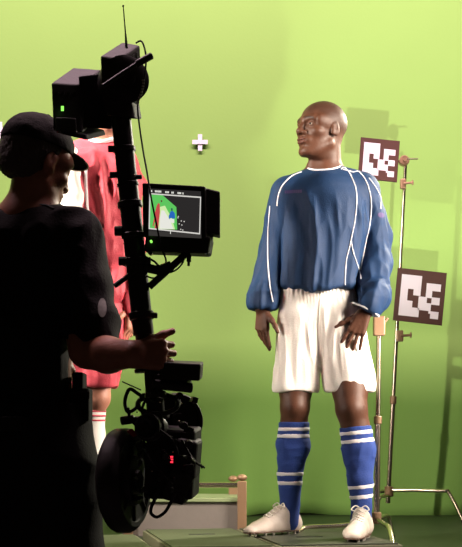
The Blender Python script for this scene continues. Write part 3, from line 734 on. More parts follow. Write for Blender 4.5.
# ================================================================== PLAYER IN RED
def person_red():
    D = 4.85; p = pt(D); u = D/FPX
    root = empty('person', (p(98, 0).x, D, 0))
    tag(root, 'standing person in red football shirt, red shorts and white socks, hidden behind the camera operator', 'person')
    hc = p(105, 101); fw = Vector((.80, -.55, -.02)); F = Field()
    L, Rm = head(F, hc, fw, (0, 0, 1), 1.0)
    F.cone(p(103, 114, .01), p(101, 145, .02), 15*u, 18*u, .03, .95)
    F.cone(p(101, 150, .02), p(72, 168, .02), 13*u, 12*u, .03); F.cone(p(101, 150, .02), p(122, 166, .02), 13*u, 12*u, .03)
    F.cone(p(98, 175, .02), p(97, 290, .01), 28*u, 26*u, .04, .75)
    for (S0, E0, W0) in (((66, 172, .02), (56, 235, .04), (58, 292, -.04)), ((126, 172, .02), (130, 232, .04), (131, 305, .0))):
        F.cone(p(*S0), p(*E0), 12*u, 10*u, .02); F.cone(p(*E0), p(*W0), 10*u, 7.5*u, .015)
    F.cone(p(84, 300), p(110, 300), 20*u, 20*u, .03, .85)
    lg1 = [(78, 320, 0, 19), (72, 385, 0, 17), (71, 402, 0, 15), (70, 418, 0, 14), (69, 445, .02, 17), (68, 480, .04, 11), (68, 522, .04, 9), (68, 540, .03, 9.5)]
    lg2 = [(100, 320, 0, 17), (98, 380, -.01, 13.5), (97.5, 398, -.02, 12.5), (92, 412, 0, 11.5), (90, 435, .02, 13.2), (88, 475, .03, 10), (87, 520, .04, 8.5), (86, 540, .03, 9)]
    for lg in (lg1, lg2):
        for q0, q1 in zip(lg, lg[1:]): F.cone(p(*q0[:3]), p(*q1[:3]), q0[3]*u, q1[3]*u, .012)
    hand(F, p(131, 306, 0), (0, -.05, -1), (.8, -.3, 0), (-.3, -.9, 0), curl=(30, 35, 25), s=.98)
    hand(F, p(58, 294, -.04), (0, -.05, -1), (-.8, -.3, 0), (.3, -.9, 0), curl=(20, 25, 20), s=.98)
    B = lambda x0, x1, y0, y1: (np.array([p(x0, 0).x, D-.4, p(0, y1).z]), np.array([p(x1, 0).x, D+.4, p(0, y0).z]))
    ch = [(*B(50, 150, 50, 160), .003), (*B(30, 160, 160, 285), .009), (*B(30, 75, 285, 370), .003), (*B(75, 115, 285, 370), .009), (*B(115, 160, 285, 370), .003), (*B(30, 160, 370, 560), .005)]
    body = sculpt('body', F, M['skinl'], root, chunks=ch, colfn=head_colour((.50, .22, .15), (.45, .15, .12), (.06, .03, .02), (.08, .045, .03), hc, Rm, 1.0))
    eyes(L, 1.0, body, Rm)
    F = Field(); k = .035; q = .8
    F.cone(p(85, 172), p(84, 290), 27*u, 25*u, k, q); F.cone(p(106, 172), p(105, 290), 25*u, 23*u, k, q)
    F.cone(p(101, 144, .015), p(74, 158, .015), 13*u, 15*u, k); F.cone(p(102, 144, .015), p(119, 156, .015), 13*u, 15*u, k)
    F.cone(p(124, 168, .015), p(129, 232, .03), 15*u, 12*u, .02); F.cone(p(129, 232, .03), p(130, 300, .0), 12*u, 10*u, .02); F.cone(p(130, 300), p(130, 318), 10.5*u, 9*u, .01)
    F.plane(p(0, 327), (0, 0, -1), .003)
    F.cone(p(101, 122, -.02), p(102, 141, .01), 20*u, 14*u, .003, op='s')
    dsp = folds([(.018, (11, 11, 4), .8, 1.5), (.011, (16, 16, 9), .85, 1.5), (.005, (30, 30, 14), .8, 1.5)])
    shirt = sculpt('shirt', F, M['red'], root, .005, disp=dsp)
    # the pale sleeve on his right arm
    F2 = Field(); F2.cone(p(68, 158, -.04), p(64, 215, -.08), 12.5*u, 13*u, .02); F2.cone(p(64, 215, -.08), p(60, 288, -.05), 13*u, 11*u, .02); F2.plane(p(0, 292), (0, 0, -1), .003)
    sl = sculpt('sleeve', F2, M['white'], shirt, .005, disp=dsp); sl['label'] = 'white sleeve of the red shirt'
    T = bvh(shirt)
    for pts in ([(86, 166), (86, 185), (88, 215), (90, 245), (91, 262)], [(100, 139), (88, 142), (84, 155), (86, 166)], [(110, 133), (117, 141), (124, 155), (127, 178), (126, 210), (123, 245), (121, 275)]):  # last line is piping that also paints in the right shoulder highlight
        piping('piping', T, pts, .006, M['piping'], shirt)
    ring = []; c0 = Vector(p(101, 122, -.02)); c1 = Vector(p(102, 141, .01)); ax_ = c1-c0; uu, vv, _ = frame_of(ax_)
    ts = np.linspace(-.8, 1.4, 90)
    for i in range(36):
        an = 2*PI*i/36; dirr = uu*math.cos(an)+vv*math.sin(an)
        pp = np.array([list(c0+ax_*t+dirr*((20-6*min(max(t, 0), 1))*u+.0015)) for t in ts]); f = F.at(pp); ins = np.argwhere(f < .0005)
        if len(ins): ring.append(Vector(pp[ins[0][0]]))
    for _ in range(3): ring = [(ring[i-1]+ring[i]*2+ring[(i+1) % len(ring)])/4 for i in range(len(ring))]
    b = NB(); tube(b, ring, .009, 8, closed=True); obj('collar', b, M['piping'], shirt, True)
    F = Field()
    F.cone(p(84, 290), p(108, 290), 22*u, 22*u, .02, .82)
    F.cone(p(82, 300), p(76, 384, .01), 23*u, 24*u, .02, .85); F.cone(p(108, 300), p(97, 384, -.02), 17*u, 21.5*u, .02, .88)
    F.plane(p(0, 387.5), (0, 0, -1), .003); F.plane(p(0, 280), (0, 0, 1), .003)
    F.cone(p(76, 370), p(75, 396, .01), 15*u, 21*u, .004, .82, op='s'); F.cone(p(98, 370, -.02), p(97, 396, -.02), 12*u, 18.6*u, .004, .84, op='s')
    sculpt('shorts', F, M['red'], root, .005, disp=folds([(.014, (18, 18, 3), .55, .98), (.007, (40, 40, 5), .6, .98)]))
    for lg in (lg1, lg2):
        def sock(off):
            G = Field()
            for q0, q1 in zip(lg[3:], lg[4:]): G.cone(p(*q0[:3]), p(*q1[:3]), q0[3]*u+off, q1[3]*u+off, .012)
            G.cone(p(lg[3][0], lg[3][1]-8, lg[3][2]), p(*lg[3][:3]), lg[3][3]*u+off, lg[3][3]*u+off, .012); return G
        G = sock(.006); cx = lg[3][0]; G.plane(p(cx, 408), (0, 0, 1), .002)
        so = sculpt('sock', G, M['white'], root, .0045)
        for y0 in (410.5, 415, 419.5):
            G = sock(.0078); cx_ = np.interp(y0, [q[1] for q in lg], [q[0] for q in lg]); G.plane(p(cx_, y0), (0, 0, 1), .0005); G.plane(p(cx_, y0+1.8), (0, 0, -1), .0005)
            sculpt('stripe', G, M['red'], so, .0028)
    boot(root, Vector((p(68, 0, .03).x, D+.03, 0)), (-.3, -.95, 0)); boot(root, Vector((p(87, 0, .04).x, D+.04, 0)), (-.25, -.97, 0))
    return root
person_red()

# ================================================================== CAMERA STABILIZER RIG
def rig():
    D = 3.45; u = D/FPX; p = pt(D)
    root = empty('camera_stabilizer', p(150, 440)); tag(root, 'black camera stabilizer rig with long tilted pole, small monitor and film camera below', 'camera rig')
    V = lambda a, b, c=0.0: Vector((a*u, c, -b*u))     # pixel-sized vector: right, down, away
    add = lambda name, b, m=M['black'], par=root, sm=False: obj(name, b, m, par, sm)
    # pole in sections, with collars
    A = p(117.5, 84, .02); Bt = p(147.5, 372, 0)
    def q(y, dx=0, dd=0): 
        t = (y-84)/(372-84); v = A.lerp(Bt, t); return Vector((v.x+dx*u, v.y+dd, v.z))
    b = NB(); cyl(b, q(84), q(205), 10*u, 24); add('pole', b, sm=True)
    b = NB(); cyl(b, q(200), q(335), 10.4*u, 24); add('pole', b, sm=True)
    b = NB(); cyl(b, q(330), q(372), 8.5*u, 24); add('pole', b, sm=True)
    for y, r, h in ((150, 11.5, 5), (185, 11, 4), (205, 12.5, 6), (236, 12, 5), (262, 13, 7), (316, 12.5, 8), (370, 13, 4)):
        b = NB(); cyl(b, q(y-h/2), q(y+h/2), r*u, 24, bev=.002); add('collar', b, sm=True)
    for (x, y, r) in ((-12, 150, 3.5), (-13, 176, 3.2), (-14, 232, 5), (-13, 262, 4.5), (11, 262, 4), (12, 316, 3), (11, 178, 2.4)):
        b = NB(); c = q(y, x, -.01); cyl(b, c-V(4, 0), c+V(4, 0), r*u, 14, bev=.0015); add('clamp_knob', b)
    b = NB(); ball(b, q(178, 8, -.022), .0035); add('bolt_head', b, M['chrome'], sm=True)
    # upper left battery box
    o = p(51, 83, 0); e1 = V(28, -1, .03); e2 = V(17, -27, .11); e3 = V(3, 50, -.02)
    b = NB(); para(b, o, e1, e2, e3, .004); bx = add('battery_box', b, M['plastic'])
    b = NB(); para(b, o+e1+e2*.1+e3*.08, V(26, -2, .04), e2*.8, e3*.86, .004); add('side_box', b, M['plastic'], bx)
    b = NB(); para(b, o+e1*.12+e3*.72-Vector((0, .014, 0)), e1*.7, V(0, 0, .02), e3*.30, .003); add('face_plate', b, M['black'], bx)
    b = NB(); para(b, p(61, 106, -.022), V(2.6, 0), V(0, 0, .004), V(0, 4.6)); add('power_light', b, M['gled'], bx)
    for i in range(4):
        b = NB(); cyl(b, o+e1*(.2+.2*i)+e3*.2-Vector((0, .006, 0)), o+e1*(.2+.2*i)+e3*.2+Vector((0, .004, 0)), .004, 10); add('screw', b, M['black'], bx)
    # joining bracket and tilted lower box
    b = NB(); para(b, p(78, 76, .03), V(40, -8, .03), V(6, -4, .05), V(4, 52, 0), .004); add('joining_bracket', b)
    b = NB(); para(b, p(58, 128, -.02), V(26, 4, .03), V(16, -12, .08), V(2, 6, 0), .003); add('mounting_plate', b)
    # upper right transmitter box
    o = p(100, 56, -.03); e1 = V(18, 1, .02); e2 = V(19, -24, .09); e3 = V(2, 42, -.01)
    b = NB(); para(b, o, e1, e2, e3, .004); tb = add('transmitter_box', b, M['plastic'])
    b = NB(); para(b, o+e3*.9, V(28, 0, .04), V(6, -5, .06), V(4, 22), .005); add('lower_housing', b, M['plastic'], tb)
    for i in range(5):
        b = NB(); para(b, o+e1*1.01+e2*(.1+.17*i)+e3*.12, V(.6, 0), e2*.07, e3*.5, 0); add('cooling_fin', b, M['black'], tb)
    # round drum with lettering on its rim
    c = p(122, 83, .03); ax_ = Vector((.35, -.93, .05)).normalized(); b = NB(); lathe(b, c-ax_*.02, ax_, [(0, 18*u), (.004, 24*u), (.06, 24*u), (.064, 20*u), (.064, 9*u), (.07, 8*u), (.07, 0)], 40); dr = add('round_housing', b, M['plastic'], sm=True)
    for i in range(9):
        x = 143.6-abs(i-1)**1.5*.36; y = 79+i*2.9
        b = NB(); para(b, p(x-1.3, y, -.075), V(2.4, .5), V(0, 0, .003), V(-.3, 1.7)); add('rim_letter', b, M['grey'], dr)
    # tilted tube
    b = NB(); cyl(b, p(103, 86, -.08), p(138, 63, -.06), 2.2*u, 12); cyl(b, p(136, 64.3, -.06), p(152, 55.5, -.05), 3.6*u, 16, bev=.002); add('cross_tube', b, sm=True)
    # antenna and thin cable
    b = NB(); cyl(b, p(126.5, 48, -.0), p(125.6, 34, 0), 1.5*u, 10, .9*u); cyl(b, p(125.7, 36, 0), p(123.2, 6, .01), .75*u, 8, .5*u); ball(b, p(123.2, 6, .01), 1.1*u); add('antenna', b, M['rubber'], sm=True)
    b = NB(); tube(b, smoothpts([p(136, 43, .0), p(141, 41, -.01), p(144.5, 48, -.02), p(146, 60, -.03), p(144, 80, -.03), p(138, 104, -.03), p(139, 122, -.03), p(143, 150, -.04), p(147, 172, -.07), p(151, 197, -.10), p(156, 222, -.10), p(161, 246, -.08), p(166, 262, -.03), p(158, 270, 0)], 8), .9*u, 8); add('cable', b, M['rubber'], sm=True)
    # handle rod
    b = NB(); cyl(b, p(114.5, 286, -.03), p(141, 267, -.01), 2.6*u, 12, bev=.001); add('side_handle', b, sm=True)
    # monitor
    o = p(142, 182.5, -.04); e1 = V(62, 2.6, .012); e2 = V(8, 2, .075); e3 = V(.5, 53, .004)
    nr = e1.cross(e3).normalized(); nr = nr if nr.y < 0 else -nr
    b = NB(); para(b, o, e1, e2, e3, .004); mo = add('monitor', b, M['plastic'])
    b = NB(); para(b, o+V(60, 3, .02), V(17, 2.2, .03), V(0, 1, .05), V(0, 44, 0), .004); add('side_housing', b, M['plastic'], mo)
    b = NB(); para(b, o+V(4, 50, .012), V(64, 2, .01), V(3, 0, .08), V(-3, 17, 0), .006); add('base_housing', b, M['plastic'], mo)
    b = NB(); cyl(b, o+V(9, 58, -.004), o+V(9, 58, .02), 1.2*u, 10); add('power_light', b, M['gled'], mo)
    b = NB(); cyl(b, o+V(8, 69, .01), o+V(8, 69, .03), 2.0*u, 12); add('dial', b, M['black'], mo)
    for (dx, dy) in ((3, 3), (59, 5), (3, 50), (59, 51)):
        b = NB(); c = o+e1*(dx/62)+e3*(dy/53)+nr*.001; cyl(b, c, c-nr*.004, 1.0*u, 8); add('screw', b, M['black'], mo)
    # bezel lip and the picture on the screen; (x, y) are picture pixels on the glass plane
    s0 = o+e1*((148-142)/62)+e3*((188.0-182.5)/53)
    sx = e1*(52/62); sy = e3*(46.5/53)
    def poly(pts, lift, b=None):
        """pts in 0..1 screen coordinates"""
        bb = b or NB(); f = bb.faces.new([bb.verts.new(s0+sx*x+sy*y+nr*(.0006+lift*.0003)) for x, y in pts]); f.normal_update()
        if f.normal.dot(nr) < 0: f.normal_flip()
        return bb
    def flat(name, b, m, par):
        me = bpy.data.meshes.new(name); b.to_mesh(me); b.free(); return link(name, me, m, par)
    sc = flat('screen', poly([(0, 0), (1, 0), (1, 1), (0, 1)], 0), E['scr'], mo)
    X = lambda x: (x-9.6-42)/(350-0)   # helper for readings off the enlarged photograph
    def Z(pts): return [((x-52)/(412-52), (y-62)/(345-62)) for x, y in pts]
    # screen: enlarged photo corners about (52,62) - (412,345)
    flat('status_bar', poly(Z([(52, 318), (412, 322), (412, 345), (52, 345)]), 1), E['bar'], mo)
    flat('picture_green', poly(Z([(66, 98), (150, 98), (243, 165), (247, 300), (60, 303)]), 1), E['green'], mo)
    flat('picture_glow', poly(Z([(128, 170), (165, 160), (215, 240), (232, 300), (118, 302), (122, 230)]), 2), E['glow'], mo)
    flat('picture_white', poly(Z([(140, 190), (160, 190), (200, 250), (222, 298), (126, 300), (130, 240)]), 3), E['white'], mo)
    flat('picture_red_figure', poly(Z([(118, 148), (130, 150), (131, 200), (125, 240), (118, 300), (92, 300), (104, 240), (92, 270), (84, 290), (80, 286), (98, 200), (108, 165)]), 4), E['red'], mo)
    flat('picture_head', poly(Z([(136, 130), (145, 128), (148, 137), (140, 142)]), 4), E['skin'], mo)
    flat('picture_blue_figure', poly(Z([(203, 193), (220, 190), (232, 204), (234, 232), (222, 236), (206, 232), (192, 240), (190, 222)]), 4), E['blue'], mo)
    flat('picture_head', poly(Z([(206, 174), (216, 173), (218, 188), (209, 191)]), 4), E['dark'], mo)
    flat('picture_shorts', poly(Z([(198, 236), (228, 238), (228, 262), (198, 260)]), 4), E['white'], mo)
    b = None
    for (x, y) in ((252, 218), (250, 226), (272, 244), (292, 246), (258, 262), (276, 268), (268, 294), (282, 298)): b = poly(Z([(x, y), (x+7, y), (x+7, y+6), (x, y+6)]), 3, b)
    flat('picture_lights', b, E['frame'], mo)
    b = None
    for a_ in (Z([(62, 90), (412, 95), (412, 103), (62, 97)]), Z([(52, 298), (404, 314), (404, 322), (52, 306)]), Z([(60, 92), (68, 92), (60, 304), (52, 304)]), Z([(406, 97), (413, 97), (404, 320), (397, 320)])): b = poly(a_, 5, b)
    flat('frame_line', b, E['frame'], mo)
    b = poly(Z([(199, 308), (204, 308), (204, 328), (199, 328)]), 6); flat('centre_mark', b, E['white'], mo)
    b = None     # the unreadable status line: four groups of small blocks
    for x0, n_ in ((72, 1), (98, 5), (168, 3), (210, 2), (252, 3), (286, 1)):
        for i in range(n_): b = poly(Z([(x0+i*9, 70+.02*x0), (x0+i*9+7, 70+.02*x0), (x0+i*9+7, 82+.02*x0), (x0+i*9, 81+.02*x0)]), 6, b)
    flat('status_text', b, E['white'], mo)
    # monitor bracket
    b = NB(); cyl(b, p(149, 287, .0), p(187, 253, .0), 3.6*u, 12); add('monitor_arm', b, sm=True)
    b = NB(); cyl(b, p(138, 266, 0), p(166, 272, -.0), 4.6*u, 12); cyl(b, p(156, 272, 0), p(172, 266, 0), 5.5*u, 12, bev=.002); add('monitor_arm', b, sm=True)
    b = NB(); cyl(b, p(164, 270, -.02), p(164, 270, .03), 5.5*u, 18, bev=.002); add('pivot_knob', b, sm=True)
    b = NB(); cyl(b, p(189, 250, -.01), p(188.6, 266, -.01), 1.4*u, 10); cyl(b, p(189, 255, -.01), p(188.8, 262, -.01), 2.4*u, 10, bev=.001); add('locking_lever', b, sm=True)
    b = NB(); tube(b, smoothpts([p(184, 252, 0), p(183, 262, -.01), p(176, 270, -.02), p(165, 274, -.02), p(154, 278, -.02), p(146, 276, -.02)], 6), .9*u, 8); add('cable', b, M['rubber'], sm=True)
    b = NB(); tube(b, smoothpts([p(148, 258, -.02), p(155, 262, -.02), p(160, 268, -.03)], 5), 1.1*u, 8); add('cable', b, M['rubber'], sm=True)

    # ---- lower assembly: film camera hung under the grip
    cam_ = NB(); para(cam_, p(146, 428, -.06), V(48, 2, .05), V(6, -4, .10), V(-3, 70, 0), .008)
    cb = add('camera_body', cam_, M['plastic'])
    b = NB(); para(b, p(176, 438, -.05), V(21, 4, .03), V(5, -3, .07), V(-3, 38, 0), .008); add('side_housing', b, M['plastic'], cb)
    b = NB(); para(b, p(172, 466, -.05), V(22, 8, .03), V(4, -2, .06), V(-12, 32, 0), .006); add('lower_housing', b, M['plastic'], cb)
    b = NB(); para(b, p(169.5, 455.0, -.064), V(4.2, .3), V(0, 0, .004), V(-.4, 9)); add('display', b, M['black'], cb)
    for i in range(3):
        b = NB(); para(b, p(170.4, 456+i*2.6, -.066), V(2.6, .1), V(0, 0, .002), V(0, 1.6)); add('digit', b, M['led'], cb)
    # viewfinder monitor under the grip
    b = NB(); para(b, p(160, 362, -.05), V(40, 1.5, .02), V(2, -4, .09), V(-1, 17, 0), .004); vm = add('onboard_monitor', b, M['plastic'])
    b = NB(); para(b, p(150, 373, -.03), V(36, 5, .03), V(4, -2, .05), V(2, 12, 0), .004); add('sunshade', b, M['plastic'], vm)
    b = NB(); cyl(b, p(152, 384, -.03), p(192, 388, .0), 5*u, 16, bev=.002); add('tilt_tube', b)
    b = NB(); cyl(b, p(153, 370, 0), p(157, 432, 0), 9*u, 20); cyl(b, p(153, 392, 0), p(154, 400, 0), 13*u, 20, bev=.003); cyl(b, p(155, 412, 0), p(156, 420, 0), 14*u, 20, bev=.003); add('gimbal', b, sm=True)
    b = NB(); c = p(158, 404, -.02); tube(b, [c+V(20*math.cos(t), 10*math.sin(t), -.03*math.sin(t)) for t in np.linspace(0, 2*PI, 28)[:-1]], 2.6*u, 8, closed=True); add('gimbal_ring', b, sm=True)
    # the open hand ring at the upper left of the gimbal
    b = NB(); tube(b, smoothpts([p(144, 398), p(137, 393, -.01), p(130, 389, -.02), p(126, 396, -.02), p(125, 404, -.02), p(128, 412, -.02), p(136, 408, -.02), p(139, 401, -.01)], 5), 1.9*u, 8); add('pull_handle', b, sm=True)
    b = NB(); tube(b, smoothpts([p(128, 408, -.02), p(131, 420, -.03), p(140, 428, -.03)], 5), 1.6*u, 8); add('cable', b, M['rubber'], sm=True)
    b = NB(); cyl(b, p(122, 381.5, -.01), p(141, 390, .0), .7*u, 8); add('antenna', b, M['rubber'])
    b = NB(); cyl(b, p(121, 421, -.03), p(134, 419, -.02), 4.4*u, 16, bev=.002); cyl(b, p(130, 420, -.02), p(150, 418, 0), 3*u, 12); add('focus_knob', b, sm=True)
    # lens and matte box
    b = NB(); ax_ = Vector((-.25, -.95, .05)); lathe(b, p(156, 428, -.02), ax_, [(0, 13*u), (.03, 13*u), (.032, 15*u), (.05, 15*u), (.052, 13*u), (.075, 13*u), (.077, 11*u), (.07, 9.5*u), (.05, 0)], 28); add('lens', b, sm=True)
    rnd = random.Random(11)
    for i in range(34):
        x = rnd.uniform(133, 194); y = rnd.uniform(392, 500)
        if x > 186 and y > 480: continue
        if x < 140 and y < 415: continue
        s_ = rnd.uniform(3, 8)*u; dd = rnd.uniform(-.085, -.045); b = NB()
        if rnd.random() < .5: cyl(b, p(x, y, dd), p(x+rnd.uniform(-4, 4), y+rnd.uniform(-4, 4), dd-.02), s_*.5, 12, bev=.001); nm = 'knob'
        else: box(b, p(x, y, dd), (s_, .03, s_*rnd.uniform(.5, 1.2)), rz(rnd.uniform(-40, 40)) @ ry(rnd.uniform(-30, 30)), .0015); nm = 'bracket_block'
        add(nm, b, M['black'], cb)
    for i in range(8):
        x = rnd.uniform(136, 188); y = rnd.uniform(400, 490); b = NB(); c = p(x, y, -.10); ball(b, c, .0022, n=8); add('bolt_head', b, M['chrome'], cb)
    # lower-left magazine: a thick disc seen nearly edge-on
    ax_ = Vector((.955, -.29, .03)).normalized(); c = p(125, 480.5, -.02); r = 52*u; b = NB()
    lathe(b, c-ax_*.035, ax_, [(0, r*.5), (0, r*.86), (.010, r*.97), (.018, r), (.045, r), (.053, r*.97), (.064, r*.88), (.064, r*.80), (.058, r*.78), (.058, r*.5), (.07, r*.46), (.07, r*.2), (.078, r*.18), (.078, 0)], 56)
    mg = add('film_magazine', b, M['plastic'], sm=True)
    uu, vv, _ = frame_of(ax_)
    for i in range(8):
        t = 2*PI*i/8; a_ = c+(uu*math.cos(t)+vv*math.sin(t)); s0_ = c+ax_*.024+(uu*math.cos(t)+vv*math.sin(t))*r*.47; s1_ = c+ax_*.024+(uu*math.cos(t)+vv*math.sin(t))*r*.78
        b = NB(); cyl(b, s0_, s1_, .0045, 8); add('rib', b, M['black'], mg)
    b = NB(); para(b, p(126.5, 431, -.08), V(4, -2.5, .01), V(1, 0, .02), V(6, 6, .01), .001); add('red_strip', b, M['redtape'], mg)
    # right magazine behind
    ax_ = Vector((.42, -.9, .05)).normalized(); c = p(177, 421, .07); r = 28.5*u*1.02; b = NB()
    lathe(b, c-ax_*.05, ax_, [(0, r*.5), (0, r*.9), (.01, r), (.05, r), (.06, r*.93), (.06, r*.8), (.054, r*.78), (.054, r*.3), (.066, r*.26), (.066, 0)], 48); add('film_magazine', b, M['plastic'], sm=True)
    # cables
    for pts, r_ in (([p(157, 496, -.06), p(152, 505, -.07), p(151, 513, -.07), p(157, 517, -.07), p(165, 512, -.07), p(171, 502, -.06), p(175, 494, -.05)], 1.7), ([p(144, 440, -.08), p(150, 460, -.10), p(162, 474, -.11), p(172, 484, -.10)], 1.1),
                    ([p(182, 440, -.06), p(190, 455, -.06), p(198, 464, -.05), p(204, 467, -.05)], 1.2), ([p(160, 430, -.09), p(172, 440, -.10), p(178, 456, -.09), p(172, 470, -.09)], 1.2), ([p(148, 395, -.05), p(142, 410, -.07), p(146, 425, -.08)], 1.3)):
        b = NB(); tube(b, smoothpts(pts, 6), r_*u, 8); add('cable', b, M['rubber'], sm=True)
    b = NB(); cyl(b, p(153, 499, -.07), p(158, 489, -.06), 2.6*u, 12, bev=.001); add('plug', b)
    b = NB(); cyl(b, p(199, 464, -.05), p(205, 468, -.05), .9*u, 8); cyl(b, p(202, 468.5, -.05), p(201, 464, -.05), .9*u, 8); add('small_lever', b)
    return root
rig()

# ================================================================== CAMERA OPERATOR
def operator():
    D = 3.66; p = pt(D); u = D/FPX
    FZ = -.45
    root = empty('person', (p(35, 0).x, D, FZ))
    tag(root, 'camera operator in black cap and T-shirt, seen from behind in silhouette, gripping the pole', 'person')
    hc = p(36, 163); fw = Vector((.66, .66, -.30)); F = Field(); hs = 1.05
    L, Rm = head(F, hc, fw, (.1, 0, 1), hs)
    F.cone(p(35, 180, 0), p(27, 215, .0), 20*u, 24*u, .04)
    F.cone(p(28, 218), p(66, 240, -.02), 20*u, 16*u, .04); F.cone(p(28, 218), p(-10, 236, .06), 20*u, 16*u, .04)
    F.cone(p(28, 250), p(28, 420), 42*u, 44*u, .05, .6)
    # right arm (towards the picture right) to the pole
    F.cone(p(76, 245, -.03), p(88, 348, -.10), 19*u, 17*u, .02); F.cone(p(88, 350, -.10), p(108, 355, -.18), 18.5*u, 17*u, .02); F.cone(p(108, 355, -.18), p(133, 354, -.25), 17*u, 12.5*u, .015)
    # left arm, beyond the body
    F.cone(p(-8, 245, .10), p(20, 330, .20), 17*u, 15*u, .02); F.cone(p(20, 330, .20), p(60, 349, .10), 14*u, 9*u, .02)
    lg1 = [(48, 425, -.02, 36), (60, 560, -.03, 25), (64, 600, -.02, 22), (66, 730, .03, 14)]
    lg2 = [(8, 425, .06, 36), (2, 560, .05, 25), (-2, 600, .05, 22), (-6, 730, .1, 14)]
    for lg in (lg1, lg2):
        for a, b_ in zip(lg, lg[1:]): F.cone(p(*a[:3]), p(*b_[:3]), a[3]*u*.8, b_[3]*u*.8, .02)
    hand(F, p(129, 355, -.25), (1, .04, .0), (.05, -1, .12), (0, 0, 1), curls=((52, 72, 45), (55, 76, 45), (57, 76, 45), (60, 74, 45)), spread=3, s=1.04, thumb=(.86, .48, -.25), tcurl=6)
    hand(F, p(60, 350, .10), (.35, -.1, -.9), (.8, .5, .3), (0, -.9, .3), curl=(40, 40, 35), s=.9)
    B = lambda x0, x1, y0, y1: (np.array([p(x0, 0).x, D-.6, p(0, y1).z]), np.array([p(x1, 0).x, D+.5, p(0, y0).z]))
    ch = [(*B(-20, 100, 90, 235), .0035), (*B(-70, 128, 235, 318), .01), (*B(-70, 60, 318, 760), .01), (*B(60, 190, 318, 412), .0032), (*B(60, 110, 412, 760), .01)]
    base = (.30, .115, .065)
    body = sculpt('body', F, M['skinl'], root, chunks=ch, colfn=head_colour(base, (.25, .10, .08), (.05, .04, .03), base, hc, Rm, hs))
    eyes(L, hs, body, Rm)
    # hair under the cap: sides and back
    F = Field(); ll = lambda x, y, z: L(x, y, z)
    F.ell(ll(0, -.018, .026), [.080*hs, .094*hs, .088*hs], Rm, .01)
    F.ell(ll(0, -.05, -.02), [.066*hs, .05*hs, .05*hs], Rm, .02)
    F.ell(ll(0, .125, -.02), [.14*hs, .092*hs, .12*hs], Rm, .006, 's')
    F.plane(ll(0, 0, -.062), tuple(-Rm[:, 2]), .006)
    for q in (-1, 1): F.ell(ll(q*.085, -.004, -.008), [.03*hs, .022*hs, .030*hs], Rm, .004, 's')
    sculpt('hair', F, M['hair'], body, .004, disp=lambda V, N: .002*noise3(V*160))
    # cap
    F = Field()
    F.ell(ll(0, -.010, .050), [.084*hs, .105*hs, .080*hs], Rm, .01)
    F.ell(ll(0, -.050, .040), [.070*hs, .058*hs, .055*hs], Rm, .02)
    F.plane(ll(0, 0, .040), tuple(-Rm[:, 2]*1.0+Rm[:, 1]*.12), .003)
    F.ell(ll(0, -.010, .034), [.078*hs, .098*hs, .074*hs], Rm, .003, 's')
    cap = sculpt('cap', F, M['cap'], root, .0035, disp=lambda V, N: .0012*noise3(V*60))
    b = NB(); ball(b, ll(0, -.010, .132), .010, (1, 1, .6), n=12); obj('button', b, M['cap'], cap, True)
    F = Field()
    F.ell(ll(0, .078, .050), [.068*hs, .072*hs, .016*hs], Rm, .01)
    F.ell(ll(0, .073, .044), [.070*hs, .078*hs, .016*hs], Rm, .003, 's'); F.ell(ll(0, .0, .04), [.080*hs, .09*hs, .08*hs], Rm, .003, 's')
    F.plane(ll(0, .06, 0), tuple(-Rm[:, 1]), .003)
    br = sculpt('brim', F, M['cap'], cap, .003)
    b = NB(); tube(b, [ll(.067*math.sin(R(t)), .078+.071*math.cos(R(t)), .050) for t in range(-65, 70, 5)], .0028, 6); obj('lit_brim_edge', b, M['brimlight'], br, True)  # thin tan tube, painted light along the front of the brim
    # T-shirt
    F = Field(); k = .04
    F.cone(p(30, 250), p(30, 405), 50*u, 50*u, k, .62); F.cone(p(48, 245, -.02), p(44, 405, -.02), 38*u, 38*u, k, .75); F.cone(p(8, 245, .04), p(8, 405, .04), 40*u, 40*u, k, .75)
    F.cone(p(32, 222), p(70, 238, -.03), 21*u, 22*u, k); F.cone(p(30, 222), p(-14, 238, .06), 21*u, 22*u, k)
    F.cone(p(74, 240, -.03), p(84, 290, -.06), 26*u, 25.5*u, .03); F.cone(p(84, 290, -.06), p(92, 330, -.09), 25.5*u, 25*u, .02); F.cone(p(92, 330, -.09), p(94, 355, -.11), 25*u, 24*u, .01)
    F.cone(p(-12, 240, .08), p(8, 300, .16), 23*u, 21*u, .02)
    c = np.array(p(95, 344, -.1)); n_ = np.array(Vector((-.28, 0, -1)).normalized()); lim = p(64, 0).x
    F.add(lambda x, y, z: np.maximum(-((x-c[0])*n_[0]+(y-c[1])*n_[1]+(z-c[2])*n_[2]), lim-x), c, np.full(3, .2), 's', .006)
    F.cone(p(38, 175), p(28, 216), 24*u, 22*u, .004, op='s')
    dsp = folds([(.012, (9, 9, 7), .2, 1.2), (.006, (20, 20, 12), .2, 1.3)])
    shirt = sculpt('t_shirt', F, M['opshirt'], root, .0065, disp=dsp)
    T = bvh(shirt)
    patch('sleeve_badge', T, 102, 308, 8.5, 19, M['patch'], shirt, 'round', 8, 10, off=.002)
    ring = []; 
    piping('collar', T, [(18, 208), (30, 204.5), (44, 205), (54, 209)], .004, M['collar'], shirt, off=.0)
    # trousers
    F = Field()
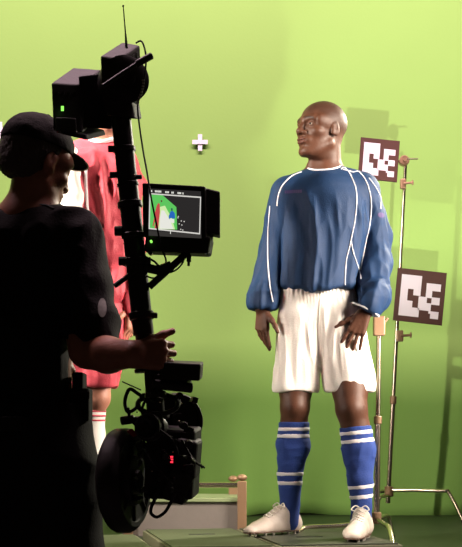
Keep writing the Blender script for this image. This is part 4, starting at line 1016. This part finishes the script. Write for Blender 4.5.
    F.cone(p(30, 415), p(32, 445), 50*u, 52*u, .03, .66); 
    F.cone(p(44, 430, -.02), p(62, 560, -.04), 46*u, 42*u, .03, .8); F.cone(p(62, 560, -.04), p(66, 735, .02), 40*u, 28*u, .03, .8)
    F.cone(p(10, 430, .05), p(2, 560, .06), 44*u, 40*u, .03, .8); F.cone(p(2, 560, .06), p(-6, 735, .1), 38*u, 28*u, .03, .8)
    F.plane((0, 0, FZ+.05), (0, 0, -1), .004); F.plane(p(0, 404), (0, 0, 1), .004)
    sculpt('trousers', F, M['optrouser'], root, .008, disp=folds([(.016, (8, 8, 6), -.4, .6)]))
    b = NB(); lathe(b, p(30, 424, .0)+Vector((0, 0, -.02)), (0, 0, 1), [(0, .150), (.002, .153), (.038, .153), (.04, .150)], 48)
    for v in b.verts: v.co.y = D+(v.co.y-D)*.80
    obj('belt', b, M['rubber'], root, True)
    # pouch and small pack on the belt
    for (x0, y0, x1, y1, nm) in ((72, 372, 83, 392, 'belt_radio'), (70, 388, 89, 421, 'belt_pouch')):
        b = NB(); para(b, p(x0, y0, -.06), p(x1, y0, -.06)-p(x0, y0, -.06), (0, .10, 0), p(x0, y1, -.06)-p(x0, y0, -.06), .006); pc = obj(nm, b, M['opshirt'], root)
    b = NB(); para(b, p(70, 391, -.064), p(89.5, 391, -.064)-p(70, 391, -.064), (0, .01, 0), p(70, 399, -.06)-p(70, 391, -.06), .003); obj('flap', b, M['optrouser'], pc)
    for (x, dd, dr) in ((66, .05, (.75, .65, 0)), (-6, .11, (.55, .8, 0))):
        h = Vector((p(x, 0, dd).x, D+dd, FZ)); f = Vector(dr).normalized(); uz = Vector((0, 0, 1)); F = Field()
        F.cone(h+uz*.05, h+f*.12+uz*.045, .042, .044, .02); F.cone(h+f*.12+uz*.045, h+f*.21+uz*.035, .046, .036, .02, .8, uz); F.cone(h+uz*.06, h+uz*.12, .042, .042, .02)
        F.plane(h, (0, 0, -1), .003); sculpt('shoe', F, M['rubber'], root, .006)
    return root
operator()
